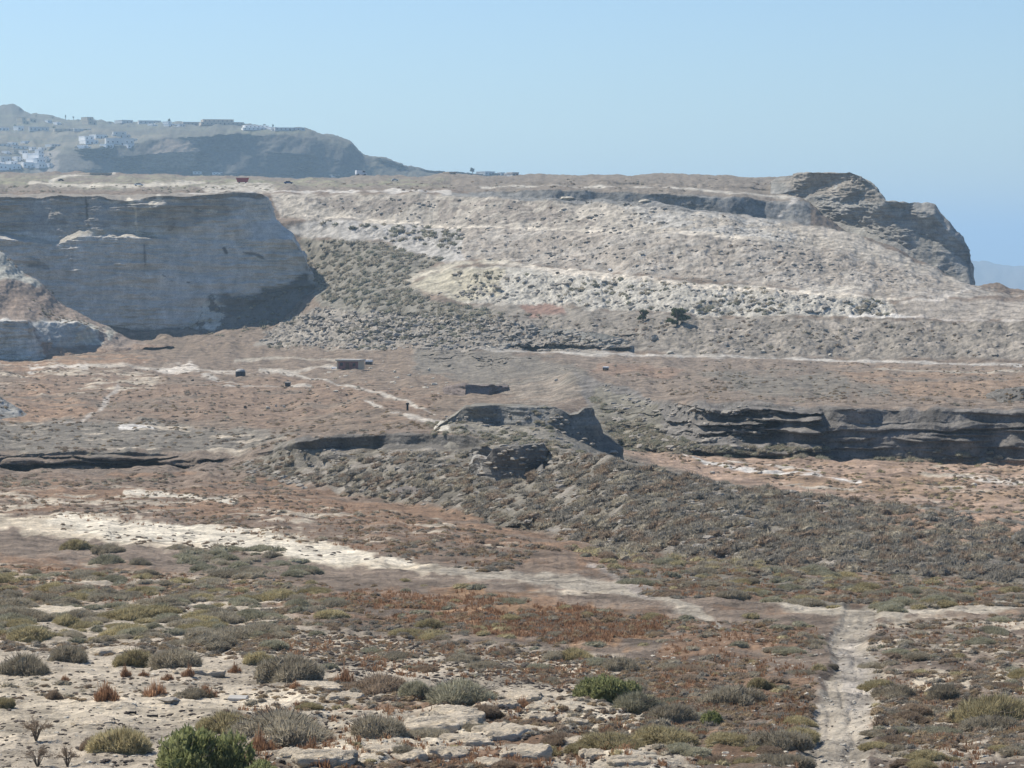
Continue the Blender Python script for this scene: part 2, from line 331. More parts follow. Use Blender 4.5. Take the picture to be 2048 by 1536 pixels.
LAY = [
 # ---- foreground (pale tuffaceous soil, rust patches)
 ('p', [(-300,1210),(500,1215),(640,1255),(900,1290),(1100,1300),(1330,1340),(1450,1536),(1450,1800),(-900,1800),(-900,1210)], PALE, 20, 30, None),
 ('p', [(-300,1110),(100,1120),(300,1140),(700,1180),(1050,1190),(1330,1230),(1310,1280),(1150,1290),(900,1265),(640,1240),(500,1200),(0,1190),(-300,1190)], RUST, 12, 26, (9,-.35)),
 ('p', [(-300,1130),(380,1150),(640,1190),(500,1260),(-300,1260)], PALE, 12, 26, (4,.05)),
 ('p', [(900,1180),(1100,1200),(1340,1235),(1320,1285),(1130,1290),(850,1240)], RUSTL, 10, 24, (5,-.1)),
 ('p', [(-20,1350),(330,1385),(640,1370),(720,1395),(480,1440),(260,1450),(120,1470),(-20,1480)], SAND, 8, 14, None),
 ('p', [(480,1430),(900,1390),(1150,1420),(1330,1460),(1450,1536),(1440,1700),(480,1700)], RUST, 10, 30, (2.4,-.15)),
 ('p', [(560,1300),(900,1310),(1250,1340),(1330,1370),(1100,1400),(900,1380),(600,1370)], PALE, 10, 24, (3,-.1)),
 ('p', [(1330,1230),(1620,1250),(1640,1350),(1600,1536),(1600,1800),(1440,1800),(1400,1536),(1300,1380)], BROWN, 14, 26, None),
 ('p', [(1330,1230),(1620,1250),(1640,1350),(1600,1536),(1440,1536),(1300,1380)], RUST, 10, 26, (5,.0)),
 ('p', [(1700,1240),(2400,1225),(2400,1800),(1760,1800),(1750,1420),(1730,1320)], BROWN, 14, 22, None),
 ('p', [(1700,1240),(2400,1225),(2400,1536),(1760,1536)], PALE, 10, 26, (3.3,.10)),
 ('p', [(1745,1400),(1800,1370),(1860,1350),(1960,1340),(2100,1320),(2300,1330),(2300,1400),(2048,1385),(1900,1378),(1800,1395)], SAND, 7, 12, None),
 # ---- band between the sand sheet and the track, scrub to the right
 ('p', [(1150,1090),(1350,1105),(1600,1140),(2400,1170),(2400,1220),(1700,1225),(1400,1205),(1250,1170),(1150,1140)], RUST, 10, 20, (7,-.2)),
 ('p', [(1240,1140),(1700,1150),(2400,1180),(2400,1215),(1650,1215)], SCRUB, 10, 20, (4,-.05)),
 # ---- the flats left of centre, brown with pale streaks
 ('p', [(-900,940),(500,950),(900,1015),(1150,1090),(1150,1150),(700,1105),(300,1040),(-900,1040)], (.19,.142,.104), 10, 14, None),
 ('p', [(-100,940),(500,950),(900,1015),(1150,1090),(1150,1150),(700,1105),(300,1040),(-100,1040)], RUST, 10, 20, (16,-.02)),
 ('p', [(-100,970),(500,985),(900,1040),(1100,1110),(300,1040),(-100,1040)], PALE, 10, 20, (5,.42)),
 ('p', [(0,985),(140,1000),(400,1000),(390,1008),(60,1010)], PALE, 3, 6, (6,-.1)),
 ('l', [(250,985,3),(380,992,4),(470,1004,3)], (.52,.47,.38), 2, 4, None),
 ('l', [(600,1022,2),(720,1030,2.5)], (.42,.38,.33), 2, 4, None),
 ('p', [(400,1055),(540,1075),(700,1100),(1000,1150),(1300,1180),(1440,1245),(1330,1225),(1100,1180),(850,1150),(600,1115)], PALE, 6, 16, (5,.1)),
 # ---- sand sheet
 ('p', [(-60,1030),(60,1030),(200,1028),(330,1045),(480,1062),(600,1072),(700,1100),(850,1128),(980,1150),(900,1150),(700,1138),(560,1118),(430,1100),(300,1096),(200,1085),(100,1072),(20,1055),(-60,1050)], SAND, 5, 10, None),
 ('p', [(120,1028),(330,1043),(480,1062),(700,1100),(850,1128),(700,1135),(560,1112),(430,1092),(240,1085),(90,1048)], (.60,.54,.43), 5, 12, (7,-.75)),
 ('l', [(840,1138,5),(1000,1152,8),(1150,1165,10),(1270,1180,12),(1330,1200,12),(1400,1225,7),(1450,1260,3)], PATH, 4, 7, None),
 ('l', [(1180,1130,5),(1260,1165,10),(1300,1190,10)], (.30,.26,.22), 5, 8, None),
 # ---- track in the right foreground
 ('l', [(1630,1700,90),(1662,1536,74),(1676,1470,64),(1686,1420,58),(1704,1375,52),(1722,1345,42),(1706,1310,36),(1678,1285,18),(1692,1262,24),(1715,1240,38)], PATH, 7, 20, None),
 ('l', [(1720,1400,30),(1710,1340,28),(1700,1300,18)], (.38,.34,.285), 8, 14, None),
 ('l', [(1480,1195,3),(1600,1215,7),(1720,1230,13),(1850,1223,8),(2048,1208,6),(2300,1200,6)], (.38,.335,.265), 4, 6, None),
 # ---- scrub slope
 ('p', [(560,880),(940,872),(1090,888),(1240,915),(1420,960),(1700,998),(2500,1050),(2500,1170),(2048,1168),(1600,1135),(1200,1092),(900,1015),(700,985),(490,935)], SCRUB, 6, 10, None),
 ('p', [(560,880),(940,872),(1090,888),(1240,915),(1420,960),(1700,998),(2048,1050),(2048,1168),(1600,1135),(1200,1092),(900,1015),(700,985),(490,935)], TUFFD, 6, 10, (3,.12)),
 ('p', [(1600,1000),(2300,1030),(2300,1120),(1800,1090)], (.31,.215,.15), 10, 20, (9,-.05)),
 ('p', [(1090,895),(1240,915),(1420,960),(1700,998),(1700,1020),(1400,990),(1200,940)], GREYB, 6, 10, None),
 ('p', [(590,880),(700,868),(940,868),(975,885),(940,897),(750,897),(600,900)], (.13,.12,.105), 2, 3, None),  # bare rock of the ledge, its shade painted in as a darker line
 # ---- flats on the right with pale diggings
 ('p', [(1230,900),(1330,905),(1500,915),(2500,925),(2500,1050),(1700,1000),(1420,962)], (.31,.225,.165), 5, 8, None),
 ('p', [(1350,915),(1500,925),(2400,940),(2400,1000),(1700,990)], (.27,.19,.125), 8, 14, (9,.02)),
 ('l', [(1330,900,1.5),(1440,932,2.5),(1540,945,3),(1650,955,2.5),(1720,962,2)], WHITE, 1.5, 4, (6,-.5)),
 ('l', [(1450,920,1.5),(1550,932,1.8),(1640,940,2)], (.5,.45,.38), 1.5, 4, (6,-.3)),
 ('l', [(1820,940,3),(1900,950,4),(2000,965,3),(2080,970,3)], (.52,.47,.4), 2, 6, (6,-.2)),
 ('p', [(1830,935),(2100,925),(2100,975),(1860,975)], PALE, 4, 8, (7,.1)),
 ('l', [(1560,965,2),(1750,985,2),(1900,1005,2)], PATH, 2, 4, (6,-.2)),
 # ---- left plain
 ('p', [(-900,690),(340,690),(560,690),(850,700),(1150,740),(1190,770),(900,850),(600,872),(480,912),(-900,905)], (.195,.152,.113), 5, 10, None),
 ('p', [(-100,740),(560,750),(880,790),(860,830),(560,855),(300,830),(-100,830)], (.215,.155,.11), 10, 16, (20,-.25)),
 ('p', [(-100,690),(250,700),(330,720),(200,735),(80,760),(-50,830),(-100,870),(80,860),(200,820)], (.265,.18,.12), 8, 12, (14,-.25)),
 ('p', [(-100,725),(150,720),(330,745),(300,780),(130,790),(-100,770)], PALE, 8, 12, (7,.22)),
 ('p', [(-100,840),(300,845),(600,870),(480,908),(-100,900)], GREYB, 8, 14, None),
 ('p', [(-100,840),(300,845),(600,870),(480,908),(-100,900)], PALE, 8, 14, (5,.38)),
 ('l', [(240,855,2),(305,857,2.5)], WHITE, 1.5, 3, None),
 ('l', [(130,735,2),(240,730,3),(400,740,3.5),(480,747,3),(600,742,2.5),(700,730,2)], (.42,.375,.31), 2.5, 5, (10,-.5)),
 ('l', [(320,730,2),(400,745,4),(440,765,3),(560,775,2.5),(620,770,2)], (.42,.38,.32), 2.5, 5, (10,-.4)),
 ('l', [(470,722,2),(560,715,2.5),(680,720,2)], PATH, 2, 3, None),
 ('l', [(520,740,3),(600,750,2.5),(680,768,2.5),(760,785,2.5),(810,803,2.5),(870,828,2)], (.40,.36,.30), 2, 3, None),
 ('l', [(730,805,2.5),(780,822,3.5),(840,838,3),(880,842,2)], (.42,.38,.32), 2.5, 5, (6,-.4)),
 ('p', [(290,725),(380,722),(400,738),(330,745)], (.52,.47,.4), 3, 8, (6,-.1)),
 ('p', [(60,725),(170,728),(180,740),(60,742)], (.52,.47,.4), 3, 8, (6,.05)),
 ('l', [(235,775,5),(215,795,4),(200,820,3),(160,845,2),(120,850,1.5)], (.38,.335,.28), 2.5, 3, None),
 ('p', [(900,690),(1160,720),(1190,770),(1130,800),(950,770),(830,740),(830,700)], GREYB, 8, 14, None),
 ('p', [(1060,745),(1160,755),(1160,800),(1100,815),(1000,800),(1010,765)], (.225,.19,.15), 8, 12, (5,-.1)),
 # ---- right plateau above the escarpment
 ('p', [(1100,700),(1260,712),(2500,728),(2500,825),(1700,815),(1320,800),(1200,755)], (.205,.165,.128), 6, 10, None),
 ('p', [(1200,725),(1370,738),(1340,755),(1180,745)], (.23,.165,.12), 4, 8, None),
 ('p', [(1650,735),(2400,745),(2400,800),(1950,812),(1750,790)], (.255,.185,.13), 10, 18, (16,-.15)),
 ('p', [(1400,745),(1650,745),(1800,790),(1500,795)], GREYB, 10, 18, None),
 ('l', [(860,690,2),(1000,700,2.5),(1150,706,2.5),(1320,710,3),(1500,715,3),(1700,720,3),(1900,725,3),(2300,735,3)], (.42,.39,.34), 2, 3, None),
 ('l', [(1750,738,1.5),(2048,745,1.5),(2200,748,1.5)], PATH, 1.5, 3, None),
 # ---- escarpment
 ('p', [(1150,748),(1200,758),(1320,803),(1550,806),(1700,815),(2500,822),(2500,925),(1700,918),(1400,905),(1240,898),(1180,830)], ROCKG, 4, 6, None),
 ('p', [(1190,770),(1320,810),(1330,900),(1240,900),(1180,830)], (.18,.165,.13), 4, 8, None),
 # ---- slope below the pale wall (scrubby grey brown)
 ('p', [(940,605),(1100,612),(1400,632),(1850,640),(2500,645),(2500,725),(1400,712),(1240,700),(1000,690)], (.225,.20,.165), 4, 6, None),
 ('p', [(1030,600),(1120,605),(1130,625),(1060,635)], (.235,.155,.12), 4, 6, None),
 ('p', [(1400,640),(2300,650),(2300,715),(1400,705)], (.30,.265,.22), 4, 10, (4,.22)),
 # ---- rubble slope at centre left, bushy slope
 ('p', [(510,690),(570,640),(640,615),(800,625),(1000,640),(1280,685),(1260,705),(900,695)], TUFFD, 4, 8, None),
 ('p', [(510,690),(570,640),(640,615),(800,625),(960,640),(860,670),(760,700),(560,695)], TUFF, 4, 8, (4,-.05)),
 ('p', [(600,470),(640,480),(760,480),(890,520),(800,560),(860,600),(1000,625),(980,640),(640,620),(600,520)], (.20,.185,.15), 4, 6, None),
 # ---- pale wall with dark bushes
 ('p', [(840,560),(900,535),(1000,530),(1240,548),(1500,572),(1780,598),(1800,635),(1400,630),(1100,612),(940,605),(860,580)], (.40,.375,.32), 4, 6, None),
 ('p', [(820,565),(900,535),(1010,535),(1000,590),(940,600),(860,585)], (.38,.345,.26), 8, 10, None),
 ('p', [(1800,598),(2300,600),(2300,642),(1850,640),(1780,635)], (.31,.275,.23), 4, 6, None),
 # ---- upper benches
 ('p', [(560,460),(640,435),(920,455),(940,520),(890,525),(760,482),(620,478)], (.36,.34,.305), 4, 5, None),
 ('p', [(920,455),(1240,455),(1550,482),(1700,505),(1900,560),(2048,590),(1800,600),(1400,558),(1000,525),(930,515)], (.30,.265,.22), 4, 6, None),
 ('p', [(920,455),(1240,455),(1550,482),(1700,505),(1900,560),(2048,590),(1800,600),(1400,558),(1000,525),(930,515)], (.34,.31,.265), 4, 6, (5,.05)),
 ('p', [(540,388),(900,388),(1180,398),(1300,400),(1560,442),(1700,462),(1940,572),(1700,505),(1400,468),(1100,460),(920,457),(750,440),(560,440)], (.36,.325,.27), 3, 5, None),
 ('p', [(560,392),(900,395),(1100,400),(1200,450),(900,450),(750,436)], (.245,.215,.18), 3, 6, (5,-.05)),
 ('p', [(1220,405),(1330,402),(1560,442),(1600,480),(1400,468),(1300,450)], (.37,.35,.31), 3, 8, (6,-.2)),
 ('l', [(820,556,5),(880,532,5),(960,522,4),(1000,527,5),(1060,532,3)], (.42,.38,.30), 3, 5, None),
 ('l', [(1000,528,4),(1100,541,5),(1240,552,5),(1360,566,4),(1500,578,4),(1650,590,4),(1800,600,3)], (.50,.45,.37), 2, 3, None),
 ('l', [(1600,580,2),(1660,575,4),(1720,575,3),(1640,590,2)], (.48,.44,.37), 2, 3, None),
 ('l', [(600,431,2),(700,436,3),(800,443,3),(900,453,3)], (.50,.45,.37), 1.5, 3, None),
 ('l', [(900,455,2.5),(1000,458,2.5),(1120,460,2.5),(1250,458,2.5),(1450,472,2.5),(1520,478,2.5)], (.50,.45,.37), 1.5, 3, None),
 ('l', [(1800,604,3),(1870,602,4),(1940,578,4),(1960,575,3)], (.46,.42,.36), 2, 3, None),
 ('l', [(1700,634,2),(1760,632,3),(1830,636,2)], WHITE, 1.5, 3, None),
 ('l', [(1830,636,2),(1950,640,2),(2300,645,2)], (.42,.38,.33), 1.5, 3, None),
 # ---- the band behind the rim and the plateau top
 ('p', [(880,388),(1000,380),(1300,382),(1620,404),(1620,452),(1500,436),(1300,415),(1100,403)], (.20,.195,.18), 2, 3, None),
 ('p', [(-900,340),(560,352),(900,345),(1600,345),(1620,405),(1400,390),(1100,380),(900,380),(560,380),(-900,382)], (.205,.175,.14), 3, 4, None),
 ('p', [(-100,352),(400,352),(560,362),(900,360),(900,372),(400,374),(-100,372)], (.235,.225,.155), 3, 6, (18,.0)),
 ('l', [(100,362,2),(140,352,2),(180,347,2.5),(230,346,2)], (.50,.46,.38), 1.5, 1, None),
 ('l', [(60,366,3),(150,370,3),(280,372,3),(380,366,3),(410,362,2)], (.46,.42,.34), 1.5, 2, None),
 ('p', [(380,366),(540,366),(560,386),(420,386)], (.42,.385,.32), 3, 6, (9,-.1)),
 ('l', [(540,385,2),(640,382,2),(800,382,2.5),(900,385,2)], (.46,.43,.38), 1.5, 3, None),
 ('l', [(960,372,1.2),(1200,374,1.2),(1300,373,1.5),(1590,396,2.5)], (.42,.39,.33), 1.5, 2, None),
 ('l', [(1560,430,4),(1585,405,5),(1600,396,3)], (.42,.39,.34), 2, 5, None),
]

def displace(G, amp0=.05, ampD=.0009, rock=None, seed=0, rockamp=1.0, strata=1.6):
    X, Y, Z = G[..., 0], G[..., 1], G[..., 2]
    n = normals(G); steep = ss(.35, .8, 1-np.abs(n[..., 2]))
    amp = amp0 + ampD*Y
    L1 = .8 + .007*Y
    d = amp*fbm(X/L1, Y/L1, Z/L1, 6, 5+seed, .6)
    lay = fbm(X/14, Y/14, Z*strata/2.2, 4, 40+seed, .6) + .5*np.abs(fbm(X/3, Y/3, Z*1.2, 4, 60+seed))
    d = d + steep*rockamp*(amp*1.3)*lay
    G2 = G + n*d[..., None]
    return G2, steep

# main ground
G0 = surface(MAIN, XC, sm=5, rowsm=1.6, jit=3.0)
colr = paint(G0, BROWN, LAY)
G1, steep = displace(G0, amp0=.08, rockamp=.45)
px0, py0 = proj(G0[..., 0], G0[..., 1], G0[..., 2])
pd = line_d(px0, py0, [(1630,1700,90),(1662,1536,74),(1676,1470,64),(1686,1420,58),(1704,1375,52),(1722,1345,42),(1706,1310,36),(1678,1285,18),(1692,1262,24),(1715,1240,38)]) + 14*fbm(px0/45, py0/25, 0*px0, 3, 15)
G1[..., 2] -= .07*ss(-10, 16, pd)*ss(150, 110, G0[..., 1]) - .03*ss(-26, -8, pd)*ss(12, -8, pd)*ss(150, 110, G0[..., 1])
G1[..., 2] -= .035*np.exp(-((pd-34)/7.0)**2)*ss(130, 90, G0[..., 1])      # worn ruts
# strata of the long escarpment: hard beds stand forward, soft ones are cut back
def strata_steps(P, A_, thick, tilt, feather=8):
    px_, py_ = proj(G0[..., 0], G0[..., 1], G0[..., 2])
    m = ss(-feather, feather, poly_sd(px_, py_, P))
    q = (G0[..., 2] + tilt*G0[..., 0] + .9*fbm(G0[..., 0]/9, G0[..., 1]/9, G0[..., 2]/2, 4, 66))/thick
    s_ = q - np.floor(q)
    st = ss(.0, .16, s_)*(1-ss(.55, 1.0, s_))
    on = ss(-.35, .25, fbm(G0[..., 0]/16, G0[..., 2]/.9, 0*G0[..., 2] + np.floor(q), 3, 67))
    G1[..., 1] -= m*A_*st*on*(1+.6*fbm(G0[..., 0]/4, G0[..., 2], G0[..., 1]/4, 4, 68))
strata_steps([(1150,745),(1200,758),(1320,803),(1550,806),(1640,812),(1640,915),(1400,905),(1240,898),(1200,830)], 3.2, 1.3, -.02)
strata_steps([(1560,806),(1700,815),(2500,822),(2500,925),(1700,918),(1560,910)], .8, 1.3, -.07)
strata_steps([(960,640),(1270,670),(1260,700),(980,690)], 6.0, 1.8, .01)
strata_steps([(800,690),(1150,715),(1160,745),(900,740)], 5.0, 1.0, .01)
strata_steps([(-100,890),(490,905),(480,940),(-100,945)], 2.4, .7, .02)
strata_steps([(560,620),(760,615),(980,640),(960,690),(700,690)], 3.0, 1.6, .01)
# broken, rubbly faces of the quarry benches
def rubbly(P, L_, A_, feather=6):
    px_, py_ = proj(G0[..., 0], G0[..., 1], G0[..., 2]); m = ss(-feather, feather, poly_sd(px_, py_, P))
    a_ = np.abs(fbm(G0[..., 0]/L_, G0[..., 1]/(2*L_), G0[..., 2]/L_, 4, 131, .6)); c_ = fbm(G0[..., 0]/(3*L_), G0[..., 1]/(5*L_), G0[..., 2]/(3*L_), 3, 141)
    G1[..., 2] += m*A_*(a_-.3 + .5*c_)
rubbly([(920,462),(1240,462),(1550,486),(1700,510),(1900,565),(1800,595),(1400,552),(1000,520),(930,510)], 1.7, .6)
rubbly([(560,392),(900,394),(1300,406),(1560,445),(1900,555),(1700,500),(1400,466),(1000,455),(750,436),(560,440)], 1.7, .55)
rubbly([(900,540),(1240,553),(1780,602),(1800,632),(1400,628),(940,605)], 1.6, .85)
rubbly([(620,445),(920,465),(930,510),(760,478)], 2.0, 1.1)
rubbly([(1000,640),(2060,646),(2060,716),(1400,708)], 2.2, .7)
rubbly([(520,640),(640,615),(1000,635),(1260,685),(900,698),(540,696)], 1.6, 1.1)
# blunt knobs of soft rock and low swells in the nearest ground; ledges where it is pale
px, py = proj(G0[..., 0], G0[..., 1], G0[..., 2])
near = ss(160, 90, G0[..., 1])
X_, Y_ = G0[..., 0], G0[..., 1]
nz = fbm(X_/1.5, Y_/1.0, 0*X_, 4, 77)
ledge = ss(.0, .2, nz)*.08 + .05*nz
zone = ss(1385, 1430, py + 30*fbm(px/60, py/40, 0*px, 3, 5))*ss(1420, 1250, px + 60*fbm(px/60, py/40, 0*px+3, 3, 5))*ss(430, 600, px)
G1[..., 2] += near*(zone*ledge*.9 + .05*ledge)
tread = zone*ss(.02, .08, nz)
colr = colr*(1-(tread*near)[..., None]) + np.array((.54,.47,.36), np.float32)*(tread*near)[..., None]
# scrubby hummocks on the slopes at middle distance (the soft ground between the bushes)
H, Wd = G1.shape[:2]
me = mesh_np("ground", G1.reshape(-1, 3), grid_faces(H, Wd), True, colr.reshape(-1, 3), M_ground)
g_o = tag(link("ground", me), kind="structure")
print("ground", H, Wd)

# ---- separate rock bodies and heaps, each a closed-in surface standing in front of / on the ground
def body(name, curves, x0, x1, base, layers=(), mat=None, step=1.9, jit=2.0, amp0=.05, ampD=.0009, rockamp=1.0, rden=1.2, seed=0, maxrows=220, strata=1.6, rowsm=0, sm=0):
    X = np.arange(x0, x1+step, step, dtype=float)
    G = surface(curves, X, jit=jit, seed=seed, rden=rden, maxrows=maxrows, rowsm=rowsm, sm=sm)
    col = paint(G, base, list(layers))
    G2, st = displace(G, amp0, ampD, seed=seed, rockamp=rockamp, strata=strata)
    me = mesh_np(name, G2.reshape(-1, 3), grid_faces(*G2.shape[:2]), True, col.reshape(-1, 3), mat or M_rock)
    return tag(link(name, me), kind="structure")

# the tall quarry cliff on the left
CLB = (.49,.465,.415)
body("cliff", [
 [(-700,760,780),(0,740,786),(300,702,788),(560,690,788),(640,640,792),(660,650,795)],
 [(-700,640,792),(0,660,794),(300,650,795),(380,655,793),(410,640,792.5),(450,640,794),(560,590,798),(612,570,799),(640,612,799),(660,650,800)],
 [(-700,478,799),(0,476,801),(50,484,801),(110,490,801),(160,474,801.3),(230,472,801.4),(300,478,801.5),(400,480,801),(500,480,801),(560,476,801.5),(585,480,802),(602,500,802),(622,548,802.5),(640,610,803),(660,652,803)],
 [(-700,466,807.5),(0,462,807.5),(50,473,807.5),(110,480,807.5),(160,461,807.5),(230,464,806),(280,471,804.5),(310,474,803),(400,450,802),(500,440,802),(545,442,802),(560,460,802),(585,470,802.5),(602,492,803),(622,544,803.5),(640,609,804),(660,654,804)],
 [(-700,392,810.5),(0,394,810.5),(200,392,810),(262,402,809.5),(278,402,809),(300,396,808),(330,392,806),(510,386,804),(534,396,803),(548,438,803),(562,455,803),(585,467,803.5),(602,489,804),(622,542,804.5),(640,609,805),(660,656,805)],
 [(-700,388,840),(0,388,845),(300,388,845),(505,384,845),(534,410,840),(550,470,830),(585,500,830),(622,560,825),(660,680,825)],
 [(-700,420,880),(534,460,880),(585,560,870),(660,740,860)],
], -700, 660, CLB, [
 ('p', [(-300,640),(380,660),(420,585),(470,592),(560,575),(612,550),(645,600),(645,700),(560,700),(300,720),(-300,720)], (.15,.145,.13), 4, 8, None),  # talus at the cliff foot, its cast shadow painted in as darker colour
 ('p', [(375,655),(400,610),(430,588),(450,610),(440,660)], (.46,.46,.41), 5, 12, (2,-.1)),

 ('l', [(262,398,10),(272,420,5),(272,445,3),(278,472,4)], (.68,.62,.50), 2, 5, (3,-.5)),
 ('l', [(310,396,5),(300,412,5),(278,425,4)], (.60,.55,.45), 2, 5, (3,-.3)),
 ('p', [(-300,385),(240,385),(535,386),(530,400),(400,398),(300,402),(-300,402)], (.24,.215,.18), 2, 4, None),
 ('p', [(-300,400),(250,402),(500,400),(480,420),(360,455),(200,455),(100,470),(-300,462)], (.34,.32,.285), 4, 8, None),
 ('l', [(-300,462,5),(0,466,5),(50,477,5),(110,485,5),(160,466,6),(230,467,6),(310,476,4)], (.42,.385,.32), 2, 4, None),
 ('l', [(258,398,3),(272,420,4),(272,445,3),(278,472,4)], (.62,.56,.45), 2, 5, None),
 ('l', [(318,396,6),(305,412,6),(278,425,4)], (.56,.51,.42), 2, 3, None),
 ('l', [(172,395,1.5),(176,440,1.5),(180,455,1)], (.15,.14,.12), 1.5, 2, None),
 ('l', [(288,490,1.5),(290,530,2),(287,545,.5)], (.2,.19,.17), 1.5, 2, None),
 ('l', [(325,552,1.2),(345,563,1.2)], (.2,.19,.17), 1.2, 2, None), ('l', [(448,498,2.5),(453,506,3)], (.13,.12,.11), 1.5, 2, None),
 ('l', [(485,505,1.5),(510,508,2),(530,520,2)], (.2,.19,.17), 1.5, 4, None), ('l', [(375,565,1.5),(380,566,1.5)], (.12,.11,.1), 1.5, 1, None),
 ('l', [(470,500,2),(476,540,3),(465,590,2)], (.40,.38,.34), 3, 6, None),
 ('l', [(-100,440,3),(60,452,3),(150,440,2),(250,452,2)], (.26,.245,.22), 2, 5, None), ('l', [(300,430,2),(360,435,2),(340,458,2)], (.27,.25,.22), 2, 5, None),
 ('l', [(60,515,2),(95,535,5),(60,530,3)], (.27,.26,.24), 3, 6, None),
 ('l', [(395,418,2),(430,424,2)], (.6,.55,.46), 1, 5, (4,0)),
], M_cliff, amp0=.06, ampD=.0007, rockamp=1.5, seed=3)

# the spur with its own little cliff in front of it, lower left
body("spoil_heap", [
 [(-500,760,640),(0,748,655),(100,742,662),(200,715,690),(300,700,712),(345,694,722)],
 [(-500,735,650),(0,738,662),(85,735,664),(100,730,672),(200,700,697),(300,696,716),(345,692,724)],
 [(-500,640,655),(0,642,664),(55,642,666),(75,680,670),(100,690,682),(150,695,690),(200,692,703),(300,692,722),(345,691,726)],
 [(-500,632,675),(0,634,684),(50,636,686),(90,642,692),(150,645,696),(190,660,708),(240,678,722),(300,689,735),(345,690,735)],
 [(-500,560,705),(0,562,712),(60,585,716),(120,620,722),(180,645,730),(240,670,735),(300,686,740),(345,690,740)],
 [(-500,440,735),(0,498,745),(40,530,745),(75,565,745),(120,605,748),(180,640,750),(240,667,750),(300,685,750),(345,690,750)],
 [(-500,520,770),(0,600,775),(345,720,775)],
], -500, 345, (.25,.20,.16), [
 ('p', [(-100,480),(30,510),(75,570),(30,560),(-100,550)], (.40,.39,.33), 4, 8, None),
 ('p', [(-100,560),(60,575),(180,640),(320,690),(200,670),(60,625),(-100,610)], (.26,.20,.155), 6, 10, (6,-.1)),
 ('p', [(-100,640),(58,640),(80,690),(95,735),(-100,745)], (.46,.45,.41), 3, 4, None),
 ('p', [(60,640),(130,632),(190,655),(200,690),(120,695),(80,680)], (.40,.39,.35), 4, 8, None),
 ('p', [(160,640),(240,665),(200,690),(150,680)], (.44,.42,.34), 4, 8, (2,-.1)),
 ('p', [(60,735),(120,700),(345,690),(345,720),(150,740)], (.26,.185,.13), 6, 10, None),
], M_rock, amp0=.1, ampD=.001, seed=8)

body("spoil_heap", [
 [(-300,860,415),(0,850,420),(80,848,424)],
 [(-300,760,430),(0,789,436),(25,810,436),(50,828,434),(80,846,430)],
 [(-300,860,450),(80,870,450)],
], -300, 80, (.30,.29,.26), [('p', [(-50,780),(60,840),(40,848),(-50,850)], (.22,.21,.185), 3, 8, (2,0))], M_rock, amp0=.15, ampD=.001, seed=12)

# the headland at the right, seen on its shaded side
body("headland", [
 [(1540,480,900),(1600,500,900),(1780,560,880),(1900,620,862),(1950,640,855)],
 [(1540,455,938),(1590,445,936),(1650,440,922),(1720,455,904),(1800,490,889),(1900,550,876),(1938,560,872),(1950,600,866)],
 [(1540,430,941),(1590,418,939),(1650,405,926),(1720,412,906),(1800,450,891),(1860,475,883),(1936,522,874),(1950,600,867)],
 [(1540,395,945),(1590,380,942),(1650,372,929),(1700,375,909),(1740,385,902),(1770,412,895),(1820,422,890),(1870,428,885.5),(1890,455,882),(1922,485,878),(1938,506,875.5),(1950,598,868)],
 [(1540,362,960),(1590,349,946),(1620,345,932),(1700,344,912),(1722,352,906),(1745,366,903),(1772,402,897),(1800,404,893),(1868,411,888),(1880,428,885),(1895,442,883),(1925,474,879),(1940,500,877),(1950,600,870)],
 [(1540,370,1100),(1700,352,1000),(1772,430,960),(1868,440,930),(1940,540,915),(1950,640,905)],
 [(1540,480,1200),(1950,760,1000)],
], 1540, 1950, (.25,.24,.215), [
 ('p', [(1540,360),(1620,345),(1700,344),(1770,402),(1700,400),(1600,385)], (.25,.225,.19), 4, 8, None),
 ('p', [(1650,400),(1900,440),(1940,560),(1800,500),(1620,440)], (.31,.30,.27), 10, 20, (9,.0)),
 ('p', [(1640,350),(1780,395),(1760,450),(1640,420)], (.33,.32,.29), 3, 8, (4,.38)),
], M_rock, amp0=.1, ampD=.0010, rockamp=.9, seed=21, jit=1.0, strata=.5)

# the crag at the centre
body("rock_outcrop", [
 [(850,879,308),(900,905,292),(1000,925,288),(1100,930,288),(1200,935,288),(1255,940,292)],
 [(850,879,308),(900,864,301),(960,868,299),(1000,876,297),(1060,884,295),(1100,890,294),(1150,900,294),(1200,918,294),(1255,932,296)],
 [(850,879,309),(880,852,309),(900,842,309),(960,842,308),(1000,850,307),(1110,852,304),(1150,872,303),(1190,896,302),(1220,908,302),(1255,930,302)],
 [(850,879,309.5),(880,848,309.4),(900,834,309.3),(930,813,309.4),(960,811,308.5),(1000,812,307.5),(1110,815,304.8),(1140,828,304),(1155,826,303.6),(1170,815,303.6),(1184,814,303.8),(1192,838,304),(1205,866,304.5),(1222,878,305),(1240,892,305.5),(1246,910,306),(1255,930,306)],
 [(850,879,315),(880,846,320),(900,829,324),(930,810,328),(1000,808,328),(1110,812,326),(1140,826,320),(1155,824,312),(1170,813,310),(1184,813,310),(1192,842,312),(1205,870,312),(1222,882,312),(1240,896,312),(1255,935,312)],
 [(850,895,340),(930,830,350),(1110,835,345),(1186,880,330),(1255,950,325)],
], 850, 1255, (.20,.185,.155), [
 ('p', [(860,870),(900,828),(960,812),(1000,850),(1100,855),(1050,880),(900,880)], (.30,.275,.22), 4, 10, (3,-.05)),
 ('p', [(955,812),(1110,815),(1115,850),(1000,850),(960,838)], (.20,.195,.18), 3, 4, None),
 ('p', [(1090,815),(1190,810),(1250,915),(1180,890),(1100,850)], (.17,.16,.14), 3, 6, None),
 ('p', [(850,850),(890,845),(900,860),(860,870)], (.46,.43,.36), 3, 6, None),
], M_rock, amp0=.04, ampD=.0008, seed=30, strata=2.6)

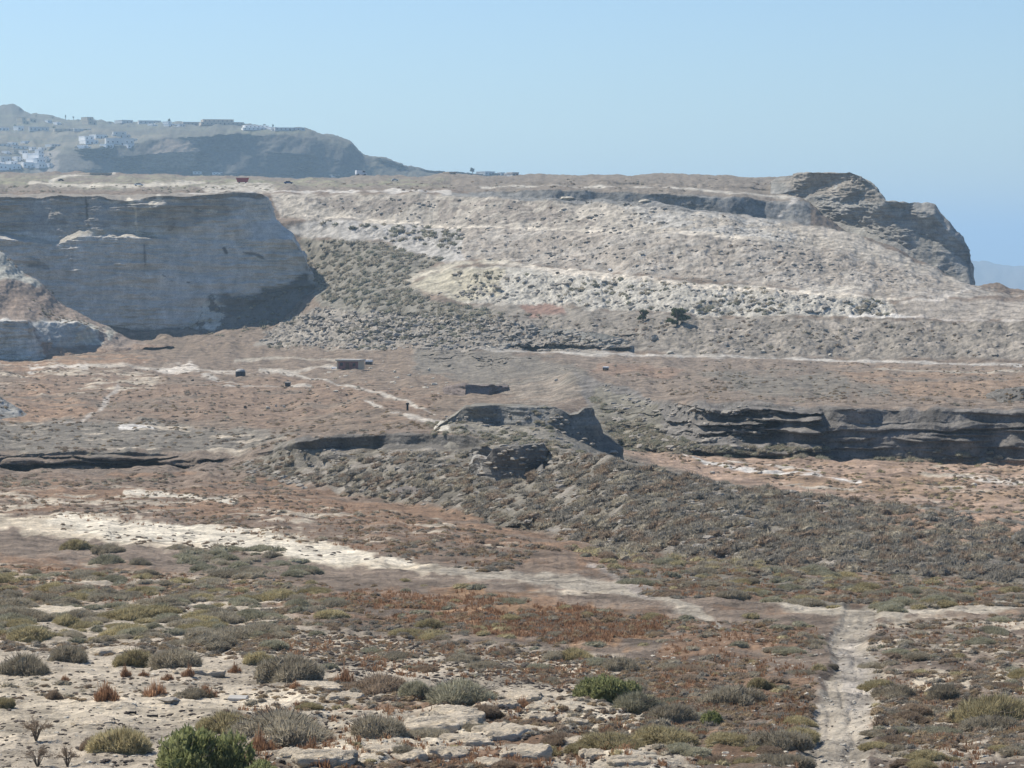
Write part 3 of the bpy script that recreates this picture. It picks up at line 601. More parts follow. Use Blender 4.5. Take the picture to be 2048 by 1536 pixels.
body("rock_outcrop", [
 [(925,960,285),(960,1045,232),(1000,1052,221),(1060,1045,213),(1090,1000,222),(1105,930,270)],
 [(925,960,285),(960,947,251),(1000,963,247.5),(1050,958,245.5),(1085,925,246),(1105,930,270)],
 [(925,960,285),(950,916,251.6),(975,918,249),(990,897,248),(1040,891,246.2),(1085,887,246.8),(1095,896,249),(1105,930,270)],
 [(925,960,285),(950,908,272),(975,914,270),(990,893,270),(1040,890,266),(1085,885,262),(1105,930,270)],
 [(925,960,285),(1105,930,270)],
], 925, 1105, (.15,.14,.125), [('p', [(900,965),(1000,972),(1060,965),(1100,935),(1110,1060),(900,1060)], SCRUB, 5, 8, None),('p', [(930,900),(990,900),(1000,960),(950,945)], (.34,.32,.28), 4, 8, (1.6,0))], M_rock, amp0=.06, ampD=.0006, seed=35, strata=2.2)

def ground_y(px_, py_):
    j = int(np.argmin(np.abs(XC-px_))); c = G1[:, j]; yy = proj(c[:, 0], c[:, 1], c[:, 2])[1]
    k = np.nonzero(yy[:-1] >= py_)[0]
    for i in range(len(yy)-1):
        if yy[i] >= py_ > yy[i+1]: return float(c[i+1, 1])
    return 700.0
def rock_ledge(top, h, seed, col=(.21,.20,.18), layers=()):
    """a low steep bank: top line (x, y) in the picture, greatest height in rows; foot on the ground"""
    n = len(top); xs = [p[0] for p in top]
    pr = [.12 + .88*math.sin(math.pi*(i+.25)/(n-.5)) for i in range(n)]
    base = []; topc = []; bk = []; ft = []; dn = []
    for (x, y), p in zip(top, pr):
        d = ground_y(min(max(x, -50), 2100), y + h*p); d2 = ground_y(min(max(x, -50), 2100), y+1)
        if d2 > d*1.12: d2 = d*1.03
        base.append((x, y + h*p + 1, d - .3)); topc.append((x, y, d + .004*d*p)); bk.append((x, y - .5, d2 + .5))
        ft.append((x, y + h*p + 12, d - .2)); dn.append((x, y + 25, d2 + 4))
    body("rock_ledge", [ft, base, topc, bk, dn], xs[0], xs[-1], col, layers, M_rock, amp0=.05, ampD=.0009, seed=seed, jit=2.0, strata=2.4)
for s_, (top, h, c_) in enumerate([
    ([(890,780),(930,770),(980,769),(1015,774)], 24, (.17,.14,.125)),
    ([(1080,660),(1130,655),(1180,664),(1225,672),(1262,682)], 24, (.20,.195,.175)),
    ([(1975,788),(2000,780),(2048,778),(2150,780)], 26, (.15,.14,.125)),
    ([(930,905),(948,896),(968,893),(985,900)], 26, (.15,.14,.125)),
    ([(1095,905),(1120,898),(1150,906)], 14, (.16,.15,.13)),
    ([(640,915),(680,908),(720,914)], 12, (.16,.145,.125)),
    ([(860,930),(890,924),(925,932)], 12, (.15,.14,.12)),
    ([(1180,960),(1230,954),(1270,966)], 10, (.16,.15,.13)),
    ([(2020,1070),(2048,1062),(2120,1060)], 40, (.14,.135,.12)),
    ([(780,978),(830,972),(880,985)], 14, (.16,.14,.125)),
    ([(1380,990),(1430,984),(1480,992)], 10, (.15,.14,.125)),
    ([(1500,995),(1560,992),(1640,1004)], 9, (.15,.14,.125)),
]):
    xm, ym = top[len(top)//2]
    rock_ledge(top, h, 100+s_*3, c_)

# far hill with the village, far shore, sea
HC = (.115,.11,.088)
XH = None
body("hill", [
 [(-900,520,2900),(900,500,2900),(1100,500,2950)],
 [(-900,385,2980),(0,378,2980),(600,376,2980),(900,370,2980),(1100,370,2980)],
 [(-900,330,3040),(0,330,3040),(110,335,3030),(180,340,2990),(400,345,2988),(650,350,2990),(900,358,3000),(1100,362,3000)],
 [(-900,290,3150),(0,298,3120),(100,318,3060),(180,318,2998),(250,312,2996),(330,305,2996),(480,300,2996),(600,308,3000),(680,318,3002),(740,330,3004),(820,343,3010),(900,353,3020),(1100,361,3030)],
 [(-900,264,3400),(0,265,3300),(100,292,3120),(180,296,3012),(250,292,3010),(300,280,3008),(340,274,3006),(480,268,3006),(560,272,3008),(620,278,3010),(680,290,3012),(740,320,3012),(820,339,3020),(900,350,3030),(1100,359,3040)],
 [(-900,225,3700),(0,240,3700),(150,250,3600),(250,262,3350),(330,264,3150),(400,262,3080),(520,260,3050),(620,263,3040),(660,273,3030),(700,287,3020),(730,309,3018),(760,318,3018),(800,330,3025),(860,342,3035),(1100,358,3050)],
 [(-900,190,4000),(-100,205,4000),(0,216,4000),(30,214,4000),(60,228,4000),(120,236,4000),(250,243,3900),(400,247,3500),(520,250,3400),(620,258,3200),(660,268,3100),(700,283,3060),(730,306,3040),(760,316,3040),(800,328,3040),(860,341,3050),(920,347,3060),(1100,357,3070)],
 [(-900,300,4600),(1100,420,4000)],
 [(-900,560,5500),(1100,560,5000)],
], -900, 1100, HC, [
 ('p', [(-100,212),(620,262),(600,275),(330,278),(180,300),(-100,300)], (.14,.14,.10), 4, 8, (45,0)),
 ('p', [(-900,255),(200,262),(330,270),(150,300),(-900,290)], (.17,.155,.115), 4, 8, (60,-.1)),
 ('p', [(100,310),(250,300),(330,275),(600,272),(740,320),(700,362),(100,355)], (.095,.09,.08), 4, 6, None),
 ('p', [(270,290),(400,275),(520,272),(480,330),(280,340)], (.24,.20,.16), 4, 8, (50,.15)),
 ('p', [(-100,300),(120,300),(110,345),(-100,345)], (.24,.22,.19), 4, 8, (40,0)),
], M_far, step=3.0, amp0=.5, ampD=.0011, seed=44, jit=1.0, rden=1.0)
body("far_shore", [
 [(1700,590,9000),(2048,600,9000),(2900,600,9000)],
 [(1700,540,9600),(1935,548,9600),(2048,560,9600),(2900,560,9600)],
 [(1700,500,10500),(1935,520,10500),(1980,524,10500),(2048,532,10500),(2300,528,10500),(2900,520,10500)],
 [(1700,560,12000),(2900,560,12000)],
], 1700, 2900, (.19,.17,.135), [], M_far, step=6, amp0=2, ampD=.0008, seed=50, jit=1.0)

m_sea, t_, b_ = new_mat("sea_water", .25)
b_.inputs["Base Color"].default_value = (.015,.05,.09,1); b_.inputs["Specular IOR Level"].default_value = .5
nn = t_.nodes.new("ShaderNodeTexNoise"); nn.inputs["Scale"].default_value = .02; nn.inputs["Detail"].default_value = 10
bb = t_.nodes.new("ShaderNodeBump"); bb.inputs["Strength"].default_value = .6; bb.inputs["Distance"].default_value = 3
tcs = t_.nodes.new("ShaderNodeTexCoord"); t_.links.new(tcs.outputs["Object"], nn.inputs[0])
t_.links.new(nn.outputs[0], bb.inputs["Height"]); t_.links.new(bb.outputs[0], b_.inputs["Normal"])
SEA = -230.0
gx_, gy_ = np.meshgrid(np.linspace(-60000, 60000, 25), np.concatenate([[-800, 1500], np.linspace(5000, 90000, 20)]))
sea = mesh_np("sea", np.stack([gx_, gy_, 0*gx_+SEA], -1).reshape(-1, 3), grid_faces(*gx_.shape), False, None, m_sea)
tag(link("sea", sea), kind="structure")

# ---------------------------------------------------------------- placing things where they stand
bpy.context.view_layer.update()
dg = bpy.context.evaluated_depsgraph_get()
O0 = Vector((0, 0, 0))
def hit(px_, py_):
    x, f, u = ray(px_, py_)
    ok, loc, nor, idx, ob, mt = S.ray_cast(dg, O0, Vector((x, float(f), float(u))).normalized(), distance=9000)
    return (loc, nor) if ok else (None, None)
def hit_down(px_, py_):
    for k in range(30):
        l, n = hit(px_, py_ + k*1.0)
        if l is not None: return l, n
    return None, None

def inpoly(x, y, P):
    c = False; n = len(P)
    for i in range(n):
        ax, ay = P[i]; bx, by = P[(i+1) % n]
        if (ay > y) != (by > y) and x < (bx-ax)*(y-ay)/(by-ay)+ax: c = not c
    return c
def scatter(P, n, dmin=0, far=None, nzmin=-1, clus=0):
    x0 = min(p[0] for p in P); x1 = max(p[0] for p in P); y0 = min(p[1] for p in P); y1 = max(p[1] for p in P)
    out = []; tries = 0
    while len(out) < n and tries < n*12:
        tries += 1
        x = random.uniform(x0, x1); y = random.uniform(y0, y1)
        if not inpoly(x, y, P): continue
        l, nr = hit(x, y)
        if l is None or l.y > 2500: continue
        if nr.z < nzmin: continue
        if clus and mnoise.fractal(Vector((l.x/clus, l.y/(1.5*clus), 3.3)), .7, 2.0, 3) < random.uniform(-.2, .25): continue
        if far and random.random() > (l.y/far)**1.5: continue
        if dmin and any(abs(q[0].x-l.x) < dmin and abs(q[0].y-l.y) < dmin for q in out[-60:]): continue
        out.append((l, x, y))
    return out

# ---------------------------------------------------------------- bushes
def lobes_of(rs, n):
    L = [(0, 0, 0, .74)]
    for k in range(n-1):
        a = rs.uniform(0, 2*math.pi); r = rs.uniform(.35, .75)
        L.append((r*math.cos(a), r*math.sin(a), rs.uniform(-.05, .08), rs.uniform(.25, .62)))
    return L
def bush_arr(seed, nb, bl=.10, bw=.02, lob=4, hgt=.55, core=(10, 5), up=.3, out=1.0):
    """unit-radius bush: bumpy dome core and thin blades; returns verts, tris"""
    rs = np.random.default_rng(seed); L = lobes_of(rs, lob)
    V = []; T = []; nv = 0
    for (lx, ly, lz, r) in L:
        cu, cw = core
        th = np.linspace(0, 2*np.pi, cu, endpoint=False); ph = np.linspace(-.25, np.pi/2, cw)
        tt, pp = np.meshgrid(th, ph)
        rr = .80*r*(1 + .22*rs.standard_normal(tt.shape)*.6)
        P = np.stack([lx + rr*np.cos(tt)*np.cos(pp), ly + rr*np.sin(tt)*np.cos(pp), hgt*rr*np.sin(pp)], -1).reshape(-1, 3)
        P[-cu:] = P[-cu:].mean(0)
        f = []
        for i in range(cw-1):
            for j in range(cu):
                a = i*cu+j; b = i*cu+(j+1) % cu; c = a+cu; d = b+cu; f += [(a, b, d), (a, d, c)]
        V.append(P); T.append(np.array(f)+nv); nv += len(P)
    if nb:
        w = np.array([l[3]**2 for l in L]); li = rs.choice(len(L), nb, p=w/w.sum()); La = np.array(L)[li]
        z = rs.uniform(-.12, 1, nb); a = rs.uniform(0, 2*np.pi, nb); h = np.sqrt(np.clip(1-z*z, 0, 1))
        dr = np.stack([h*np.cos(a), h*np.sin(a), z], -1)
        nf = vnoise(dr[:, 0]*3+li*5, dr[:, 1]*3, dr[:, 2]*3, seed)
        rad = La[:, 3]*(.86 + .16*nf + .06*rs.standard_normal(nb))
        base = La[:, :3] + dr*rad[:, None]*np.array([1, 1, hgt])
        dv = dr*out + rs.standard_normal((nb, 3))*.55 + np.array([0, 0, up]); dv /= np.linalg.norm(dv, axis=1, keepdims=True)
        sd_ = np.cross(dv, rs.standard_normal((nb, 3))); sd_ /= np.linalg.norm(sd_, axis=1, keepdims=True)
        ln = bl*rs.uniform(.5, 1.4, nb)[:, None]; wd = bw*rs.uniform(.6, 1.4, nb)[:, None]
        p = np.stack([base - sd_*wd - dv*ln*.3, base + sd_*wd - dv*ln*.3, base + dv*ln], 1).reshape(-1, 3)
        V.append(p); T.append(np.arange(nb*3).reshape(-1, 3)+nv)
    return np.concatenate(V), np.concatenate(T)

HB = {}   # detailed shared meshes
def hero_mesh(kind, k):
    key = (kind, k)
    if key not in HB:
        if kind == 'green':
            v, t = bush_arr(900+k, 5600, .075, .034, 15, .8, (9, 5), .3, .8)
        else:
            v, t = bush_arr(300+k*7+len(kind), 8500, .10, .010, 6+k % 4, .5+.05*(k % 3), (14, 6))
        HB[key] = mesh_np("foliage", v, t, False, None, LM[kind])
    return HB[key]
def tube(pts, r0, r1, n=5):
    P = np.array(pts, float); m = len(P); V = []; Fc = []
    for i, p in enumerate(P):
        d = P[min(i+1, m-1)] - P[max(i-1, 0)]; d /= np.linalg.norm(d)+1e-9
        u = np.cross(d, [0.3, .9, .1]); u /= np.linalg.norm(u)+1e-9; w = np.cross(d, u); r = r0+(r1-r0)*i/(m-1)
        for k in range(n):
            a = 2*math.pi*k/n; V.append(p + r*(math.cos(a)*u + math.sin(a)*w))
    for i in range(m-1):
        for k in range(n):
            a = i*n+k; b = i*n+(k+1) % n; Fc.append((a, b, b+n)); Fc.append((a, b+n, a+n))
    return np.array(V), np.array(Fc)
def merge(parts):
    V = []; T = []; n = 0
    for v, t in parts: V.append(v); T.append(t+n); n += len(v)
    return np.concatenate(V), np.concatenate(T)
def stems_arr(seed, n=26, h=.5, r=.85):
    rs = np.random.default_rng(seed); ps = []
    for k in range(n):
        a = rs.uniform(0, 6.283); e = rs.uniform(.3, 1); q = r*e
        pts = [(0, 0, -.05), (q*.4*math.cos(a), q*.4*math.sin(a), h*.35), (q*math.cos(a+.2), q*math.sin(a+.2), h*(1.0-.5*e)), (1.08*q*math.cos(a+.3), 1.08*q*math.sin(a+.3), h*(1.25-.7*e))]
        ps.append(tube(pts, .010, .004, 4))
    return merge(ps)
STEM = [mesh_np("stems", *stems_arr(70+k), False, None, M_twig) for k in range(3)]

BG = "low scrub bushes on the dry ground"
def place_bush(l, rad, kind, k, label, cat="bush", rz=0, zs=1.0, parts=False, name="scrub_bush", group=BG, xs=1.0):
    m = hero_mesh(kind, k)
    z = l.z - .05*rad
    if parts:
        o = empty(name, (l.x, l.y, z), rz); o.scale = (rad*xs, rad, rad*zs)
        link("foliage", m, o); link("stems", STEM[k % 3], o)
    else:
        o = link(name, m, None, (l.x, l.y, z)); o.rotation_euler = (0, 0, rz); o.scale = (rad*xs, rad, rad*zs)
    return tag(o, label, cat, group)

# the bushes one can point at: centre x, foot y, width px, height px, kind, label
HEROES = [
 (45,1352,120,80,'grey',"wide grey bush at the left edge above the pale sandy clearing"),
 (60,1285,130,45,'olive',"olive tinted bush behind the wide grey bush at the left edge"),
 (132,1326,92,48,'grey',"small rounded grey bush just right of the wide grey bush at the left edge"),
 (2,1418,56,62,'olive',"dark olive bush cut by the left edge beside the sandy clearing"),
 (270,1335,110,55,'olive',"yellowish olive left half of the pair of domed bushes above the rust stalks"),
 (355,1338,130,60,'grey',"dark grey right hand dome of the pair of bushes above the rust stalks"),
 (578,1364,160,78,'grey',"big grey dome bush with a dark shaded right side on the pale slope"),
 (520,1330,70,40,'olive',"small olive bush against the left side of the big grey dome bush"),
 (755,1388,140,58,'brown',"brownish low bush left of the wide pale grey-green bush"),
 (915,1408,200,66,'dusty',"wide pale grey-green bush on the bare soil in the middle foreground"),
 (830,1395,80,50,'dusty',"small dusty bush joined to the left end of the wide pale grey-green bush"),
 (560,1482,250,88,'grey',"largest grey bush mound right behind the bright green leafy bush"),
 (450,1470,130,70,'olive',"dull olive bush between the sandy clearing and the largest grey mound"),
 (745,1478,140,68,'grey',"rounded grey bush at the right end of the largest grey mound"),
 (235,1508,150,72,'olive',"olive brown bush left of the bright green leafy bush"),
 (180,1500,60,38,'brown',"little brown bush at the far left of the bright green leafy bush"),
 (1275,1425,130,62,'dusty',"pale grey-green bush just below the loose green bush"),
 (1345,1448,120,58,'grey',"grey spreading bush to the lower right of the loose green bush"),
 (1330,1492,160,50,'olive',"long olive brown bush low in the picture right of centre"),
 (1225,1500,140,50,'olive',"flat olive bush near the bottom between pale ledges and dark hollow"),
 (1120,1492,90,40,'brown',"small brown bush beside the pale ledges at the bottom"),
 (1520,1378,66,30,'olive',"small yellow bush left of the dirt track"),
 (1470,1412,150,58,'grey',"broad grey bush left of the dirt track below the small yellow bush"),
 (1560,1500,130,62,'grey',"dark grey bush hugging the left verge of the track at the bottom"),
 (1800,1398,120,44,'grey',"grey bush right of the track in front of the pale sandy patch"),
 (1895,1402,100,48,'grey',"second grey bush in front of the pale sandy patch right of the track"),
 (1985,1450,200,80,'olive',"large olive bush at the right edge below the pale sandy patch"),
 (1985,1462,120,46,'grey',"grey bush tucked against the front of the large olive bush at the right edge"),
 (1148,1322,96,38,'olive',"domed olive bush on the speckled slope above the loose green bush"),
 (1105,1322,60,28,'grey',"small grey bush beside the domed olive bush on the speckled slope"),
 (1240,1345,90,44,'grey',"grey brown bush just behind the loose green bush"),
 (820,1275,90,24,'olive',"low olive bush on the rim between rust ground and speckled slope"),
 (860,1258,80,30,'olive',"thin olive bush standing above the rim of the speckled slope"),
 (150,1102,90,32,'olive',"yellowish bush just below the pale sand sheet at the left"),
 (215,1108,80,28,'grey',"grey bush right of the yellowish bush below the sand sheet"),
 (210,1130,90,30,'dusty',"grey-green bush in front of the yellowish bush below the sand sheet"),
 (275,1132,60,24,'grey',"small grey bush at the right end of the row below the sand sheet"),
 (105,1402,50,48,'brown',"small round brown bush on the edge of the sandy clearing"),
 (385,1398,80,30,'grey',"flat grey bush behind the flat rock at the edge of the sandy clearing"),
 (20,1250,100,34,'dusty',"dusty bush high at the left edge above the olive tinted bush"),
 (540,1118,50,24,'grey',"dark round bush at the top of the scrub patch below the sand sheet"),
 (335,1212,66,30,'grey',"rounded grey bush in the middle of the scrub patch on the left"),
 (212,1198,74,30,'grey',"dark grey bush at the upper left of the scrub patch on the left"),
 (130,1252,70,34,'olive',"yellow topped bush at the lower left of the scrub patch"),
 (1415,1152,60,26,'grey',"grey dome at the left end of the scrub band above the side track"),
 (1505,1172,44,24,'grey',"dark conical bush in the scrub band above the side track"),
 (1215,1120,52,22,'brown',"brown grey bush at the foot of the dark hill"),
 (1665,1340,30,50,'grey',"dark bush leaning over the left edge of the track"),
]
placed = []
for i, (x, y, w, h, kd, lb) in enumerate(HEROES):
    l, n = hit(x, y-2)
    if l is None: continue
    rad = w*l.y/F*.5*.93
    rad_z = max(.3, h*l.y/F/(.60*rad*1.1))
    l = l + Vector((0, rad*.55, 0)); l2 = l.copy()
    o = place_bush(l2, rad, kd, i % 4, lb, rz=random.uniform(0, 6.28), zs=min(rad_z, 1.9), parts=True)
    placed.append((l2, rad))
# bright green leafy bushes
for i, (x, y, w, h, lb) in enumerate([
 (385,1545,210,118,"bright green leafy bush at the bottom left, the greenest plant"),
 (1212,1400,135,62,"loose green bush among grey bushes right of centre"),
 (1423,1452,52,36,"small bright green bush among grey bushes left of the track"),
 (520,1560,90,50,"low green bush at the bottom edge right of the bright green leafy bush")]):
    l, n = hit(x, min(y-2, 1534))
    if y > 1534: l = Vector(pt(x, y, 50 - (y-1536)*.05))
    rad = w*l.y/F*.5*.9
    place_bush(l + Vector((0, rad*.5, 0)), rad, 'green', i, lb, "bush", random.uniform(0, 6), min(2.2, h*l.y/F/(.72*rad)), True, "green_bush", None)

REGIONS = [
 ("in the scrub patch below the sand sheet", [(330,1092),(560,1098),(640,1150),(400,1160)], 70, (.5,.95), ('grey','dusty')),
 ("in the dense scrub at the left above the domed bushes", [(-30,1140),(340,1150),(640,1160),(690,1235),(520,1290),(200,1290),(-30,1270)], 290, (.38,.85), ('grey','dusty','grey','olive')),
 ("scattered over the rust ground in the middle", [(640,1150),(1000,1170),(1320,1225),(1330,1290),(1000,1300),(650,1250)], 50, (.25,.55), ('dusty','olive','grey')),
 ("on the pale slope behind the wide grey-green bush", [(560,1240),(900,1300),(1200,1290),(1320,1350),(1200,1390),(880,1360),(500,1330)], 60, (.22,.45), ('grey','brown','dusty')),
 ("left of the dirt track", [(1300,1240),(1600,1230),(1640,1270),(1640,1340),(1600,1400),(1600,1530),(1330,1536),(1250,1360)], 110, (.2,.5), ('grey','brown','grey','olive','dusty')),
 ("right of the dirt track", [(1730,1250),(2060,1220),(2060,1536),(1750,1536),(1750,1400)], 110, (.2,.5), ('grey','brown','grey','olive','dusty')),
 ("in the scrub band above the side track", [(1150,1105),(1600,1140),(2060,1168),(2060,1210),(1720,1225),(1450,1195),(1250,1165)], 170, (.36,.8), ('grey','dusty','grey','olive')),
 ("near the bottom edge among pale ledges", [(480,1400),(1000,1410),(1330,1450),(1400,1536),(480,1536)], 60, (.18,.42), ('brown','olive','grey')),
 ("on the left bank of the sandy clearing", [(0,1370),(100,1400),(420,1400),(330,1390),(60,1360)], 12, (.12,.25), ('brown','grey')),
]
STUFF = []    # (loc, radius, kind, level)
cands = []
for (where, P, n, (r0, r1), kinds) in REGIONS:
    for (l, x, y) in scatter(P, n):
        if any(abs(q.x-l.x) < (rq*.8) and abs(q.y-l.y) < rq*.9 for q, rq in placed): continue
        r = random.uniform(r0, r1)*random.choice((1, .8, .6, .5)); cands.append((r*F/l.y, l, r, random.choice(kinds), where))
SLOPES = [
 ([(560,905),(700,908),(940,905),(955,948),(1000,966),(1055,960),(1090,925),(1100,900),(1240,918),(1420,962),(1700,1000),(2060,1052),(2060,1168),(1600,1135),(1200,1092),(900,1015),(700,985),(500,935)], 2000, (.25,.95), ('faded','faded','brown','grey')),
 ([(620,480),(760,485),(890,520),(810,560),(860,600),(1010,628),(980,650),(760,625),(645,600),(610,520)], 620, (.8,1.45), ('dusty','grey','grey')),
 ([(900,540),(1240,556),(1500,576),(1760,600),(1780,630),(1400,628),(1100,608),(940,600)], 190, (.5,1.2), ('dusty','grey')),
 ([(960,625),(1400,635),(2060,645),(2060,715),(1400,708),(1000,690)], 260, (.35,.8), ('grey','brown')),
 ([(1180,790),(1300,850),(1400,892),(2060,905),(2060,932),(1400,912),(1230,900)], 420, (.4,.9), ('grey','dusty')),
 ([(850,830),(1100,815),(1240,910),(1000,900),(860,870)], 140, (.3,.6), ('grey','dusty')),
 ([(520,640),(800,625),(1000,645),(900,700),(540,700)], 260, (.5,1.1), ('grey','dusty')),
 ([(0,890),(500,910),(600,960),(0,975)], 260, (.25,.55), ('grey','brown')),
 ([(0,740),(560,740),(880,790),(560,880),(0,880)], 70, (.25,.55), ('brown','grey')),
 ([(500,960),(900,1020),(1150,1090),(1050,1130),(400,1050)], 90, (.25,.5), ('brown','grey')),
 ([(620,440),(920,460),(930,500),(760,480)], 60, (.8,1.7), ('dusty','grey')),
 ([(940,465),(1500,485),(1880,570),(1500,560),(1000,520)], 30, (.4,.8), ('faded','brown')),
 ([(560,395),(1200,402),(1560,445),(1300,450),(750,430)], 30, (.4,.8), ('faded','brown')),
 ([(1200,740),(2060,750),(2060,815),(1350,800)], 90, (.3,.6), ('brown','grey')),
 ([(1300,905),(2060,930),(2060,1040),(1500,970)], 130, (.25,.55), ('brown','olive')),
 ([(1100,1070),(1700,1140),(1600,1160),(1150,1110)], 120, (.35,.7), ('grey','olive','brown')),
 ([(0,1000),(300,1010),(0,1030)], 20, (.2,.4), ('brown',)),
 ([(60,1045),(500,1075),(850,1130),(500,1110),(200,1080)], 40, (.14,.28), ('brown',)),
 ([(0,495),(60,560),(250,670),(100,640),(0,600)], 120, (.35,.8), ('grey','brown')),
 ([(0,372),(560,372),(540,384),(0,386)], 70, (.4,1.1), ('grey','dusty')),
 ([(560,368),(1560,352),(1560,382),(600,384)], 90, (.4,1.0), ('brown','grey')),
 ([(420,590),(600,570),(640,620),(560,680),(400,670)], 60, (.4,.9), ('dusty','grey')),
]
for (P, n, (r0, r1), kinds) in SLOPES:
    for (l, x, y) in scatter(P, n, nzmin=.62 if n != 2000 else .4, clus=0 if n in (2000, 620) else 22):
        r = random.uniform(r0, r1); cands.append((r*F/l.y, l, r, random.choice(kinds), None))
TUSS = [
 ([(0,1160),(640,1180),(600,1260),(500,1330),(0,1300)], 900, (.08,.22)),
 ([(400,1240),(900,1290),(1330,1320),(1300,1400),(640,1400),(480,1330)], 900, (.05,.16)),
 ([(0,1340),(420,1360),(470,1400),(0,1400)], 120, (.04,.1)),
 ([(1300,1240),(1640,1250),(1640,1340),(1600,1536),(1330,1536),(1250,1360)], 900, (.07,.2)),
 ([(1740,1250),(2060,1225),(2060,1536),(1760,1536)], 1000, (.07,.2)),
 ([(1150,1095),(2060,1170),(2060,1215),(1300,1195)], 700, (.12,.32)),
 ([(0,1130),(640,1160),(1320,1235),(1330,1300),(900,1290),(500,1240),(0,1200)], 1100, (.1,.26)),
 ([(500,1250),(1300,1320),(1300,1440),(480,1420)], 500, (.05,.14)),
 ([(450,1420),(1300,1440),(1420,1536),(480,1536)], 500, (.05,.14)),
 ([(0,950),(500,960),(1100,1090),(1000,1150),(300,1040),(0,1030)], 900, (.15,.35)),
 ([(0,730),(560,740),(880,790),(900,860),(560,900),(0,890)], 900, (.25,.5)),
 ([(1230,905),(2060,930),(2060,1045),(1700,1000)], 500, (.18,.4)),
 ([(1200,720),(2060,730),(2060,815),(1350,800)], 500, (.2,.45)),
 ([(560,905),(1090,900),(1420,965),(1700,1000),(2060,1060),(2060,1160),(1600,1130),(1200,1090),(700,985)], 900, (.15,.35)),
]
for (P, n, (r0, r1)) in TUSS:
    for (l, x, y) in scatter(P, n, nzmin=.5, clus=6):
        r = random.uniform(r0, r1); cands.append((r*F/l.y*.2, l, r, random.choice(('tan', 'brown', 'faded')), None))
cands.sort(key=lambda c: -c[0])
WORD = {'tan': 'tan', 'faded': 'faded grey', 'grey': 'grey', 'olive': 'olive', 'brown': 'brown', 'dusty': 'pale grey-green'}
NIND = 250
cnt = 0
SH = ["the wide grey left edge bush","the olive bush behind the left edge bush","the rounded bush near the left edge","the dark olive left edge bush","the left dome of the paired bushes","the right dome of the paired bushes","the big grey dome bush","the olive bush beside the big dome","the brownish low bush","the wide pale grey-green bush","the dusty bush joining it","the largest grey mound","the dull olive bush","the mound's right end bush","the olive bush by the leafy one","the little brown bottom bush","the pale bush below the green one","the grey spreading bush","the long olive brown bush","the flat olive bottom bush","the small brown ledge bush","the small yellow bush","the broad grey trackside bush","the dark bottom verge bush","the bush before the sandy patch","the second sandy patch bush","the large olive right edge bush","the grey right edge bush","the domed olive slope bush","the small grey slope bush","the bush behind the green one","the low olive rim bush","the thin olive rim bush","the yellowish sand sheet bush","the grey sand sheet bush","the grey-green sand sheet bush","the last sand sheet bush","the round brown clearing bush","the flat grey clearing bush","the dusty upper left bush","the dark round top scrub bush","the rounded mid scrub bush","the dark upper left scrub bush","the yellow topped scrub bush","the left dome of the scrub band","the dark conical scrub bush","the foot bush of the dark hill","the dark bush leaning over the track"]
MARKS = [(h_[0], h_[1]-h_[3]*.4, s_) for h_, s_ in zip(HEROES, SH)] + [(1690,1228,"the junction of the tracks"),(1860,1222,"the side track's middle"),(2040,1207,"the side track's right end"),(1700,1380,"the pale widening of the track"),(1650,1530,"the bottom end of the track"),(1980,1350,"the pale sandy patch"),(1450,1250,"the thin light side path"),(1200,1170,"the tip of the sand sheet"),(620,1130,"the lower rim of the sand sheet"),(2040,1530,"the bottom right corner"),(2040,1160,"the scrub band's right end"),(1780,1180,"the scrub band's middle"),(1620,1180,"the scrub band's inner bend"),(1000,1190,"the rust ground's upper rim"),(1150,1270,"the rust ground's centre"),(480,1250,"the scrub patch's bottom rim"),(420,1180,"the scrub patch's centre"),(1930,1290,"the scrub above the sandy patch"),(1820,1500,"the shadowed pale stone"),(1400,1340,"the brown scrub left of the track"),(1560,1290,"the rust spot beside the track"),(1212,1370,"the loose green bush"),(385,1480,"the bright green leafy bush"),(1423,1440,"the small bright green bush")]
ORD = ["","second ","third ","fourth ","fifth ","sixth ","seventh ","eighth ","ninth ","tenth ","eleventh ","twelfth "]
USED = {}
def rel_label(l, sz, kd):
    x, y = proj(l.x, l.y, l.z); best = sorted(MARKS, key=lambda m: math.hypot(m[0]-x, (m[1]-y)*2.0))
    for m in best[:3]:
        dx, dy = x-m[0], (y-m[1])*2.0
        w = ("right of" if dx > 0 else "left of") if abs(dx) > abs(dy) else ("in front of" if dy > 0 else "behind")
        lb = "%s %s bush %s %s" % (sz, WORD[kd], w, m[2])
        if lb not in USED: USED[lb] = 1; return lb
    m = best[0]; dx, dy = x-m[0], (y-m[1])*2.0
    w = ("right of" if dx > 0 else "left of") if abs(dx) > abs(dy) else ("in front of" if dy > 0 else "behind")
    lb = "%s %s bush %s %s" % (sz, WORD[kd], w, m[2]); USED[lb] += 1
    return lb + ", %snearest" % ORD[min(11, USED[lb]-1)]
for (pxs, l, r, kd, where) in cands:
    if where and cnt < NIND:
        sz = "broad" if pxs > 34 else "middling" if pxs > 24 else "small"
        lb = rel_label(l, sz, kd)
        place_bush(l, r, kd, random.randrange(4), lb, rz=random.uniform(0, 6.28), zs=random.uniform(.85, 1.25), xs=random.uniform(.95, 1.3)); cnt += 1
    else:
        STUFF.append((l, r, kd))
print("individual bushes", cnt, "stuff", len(STUFF))

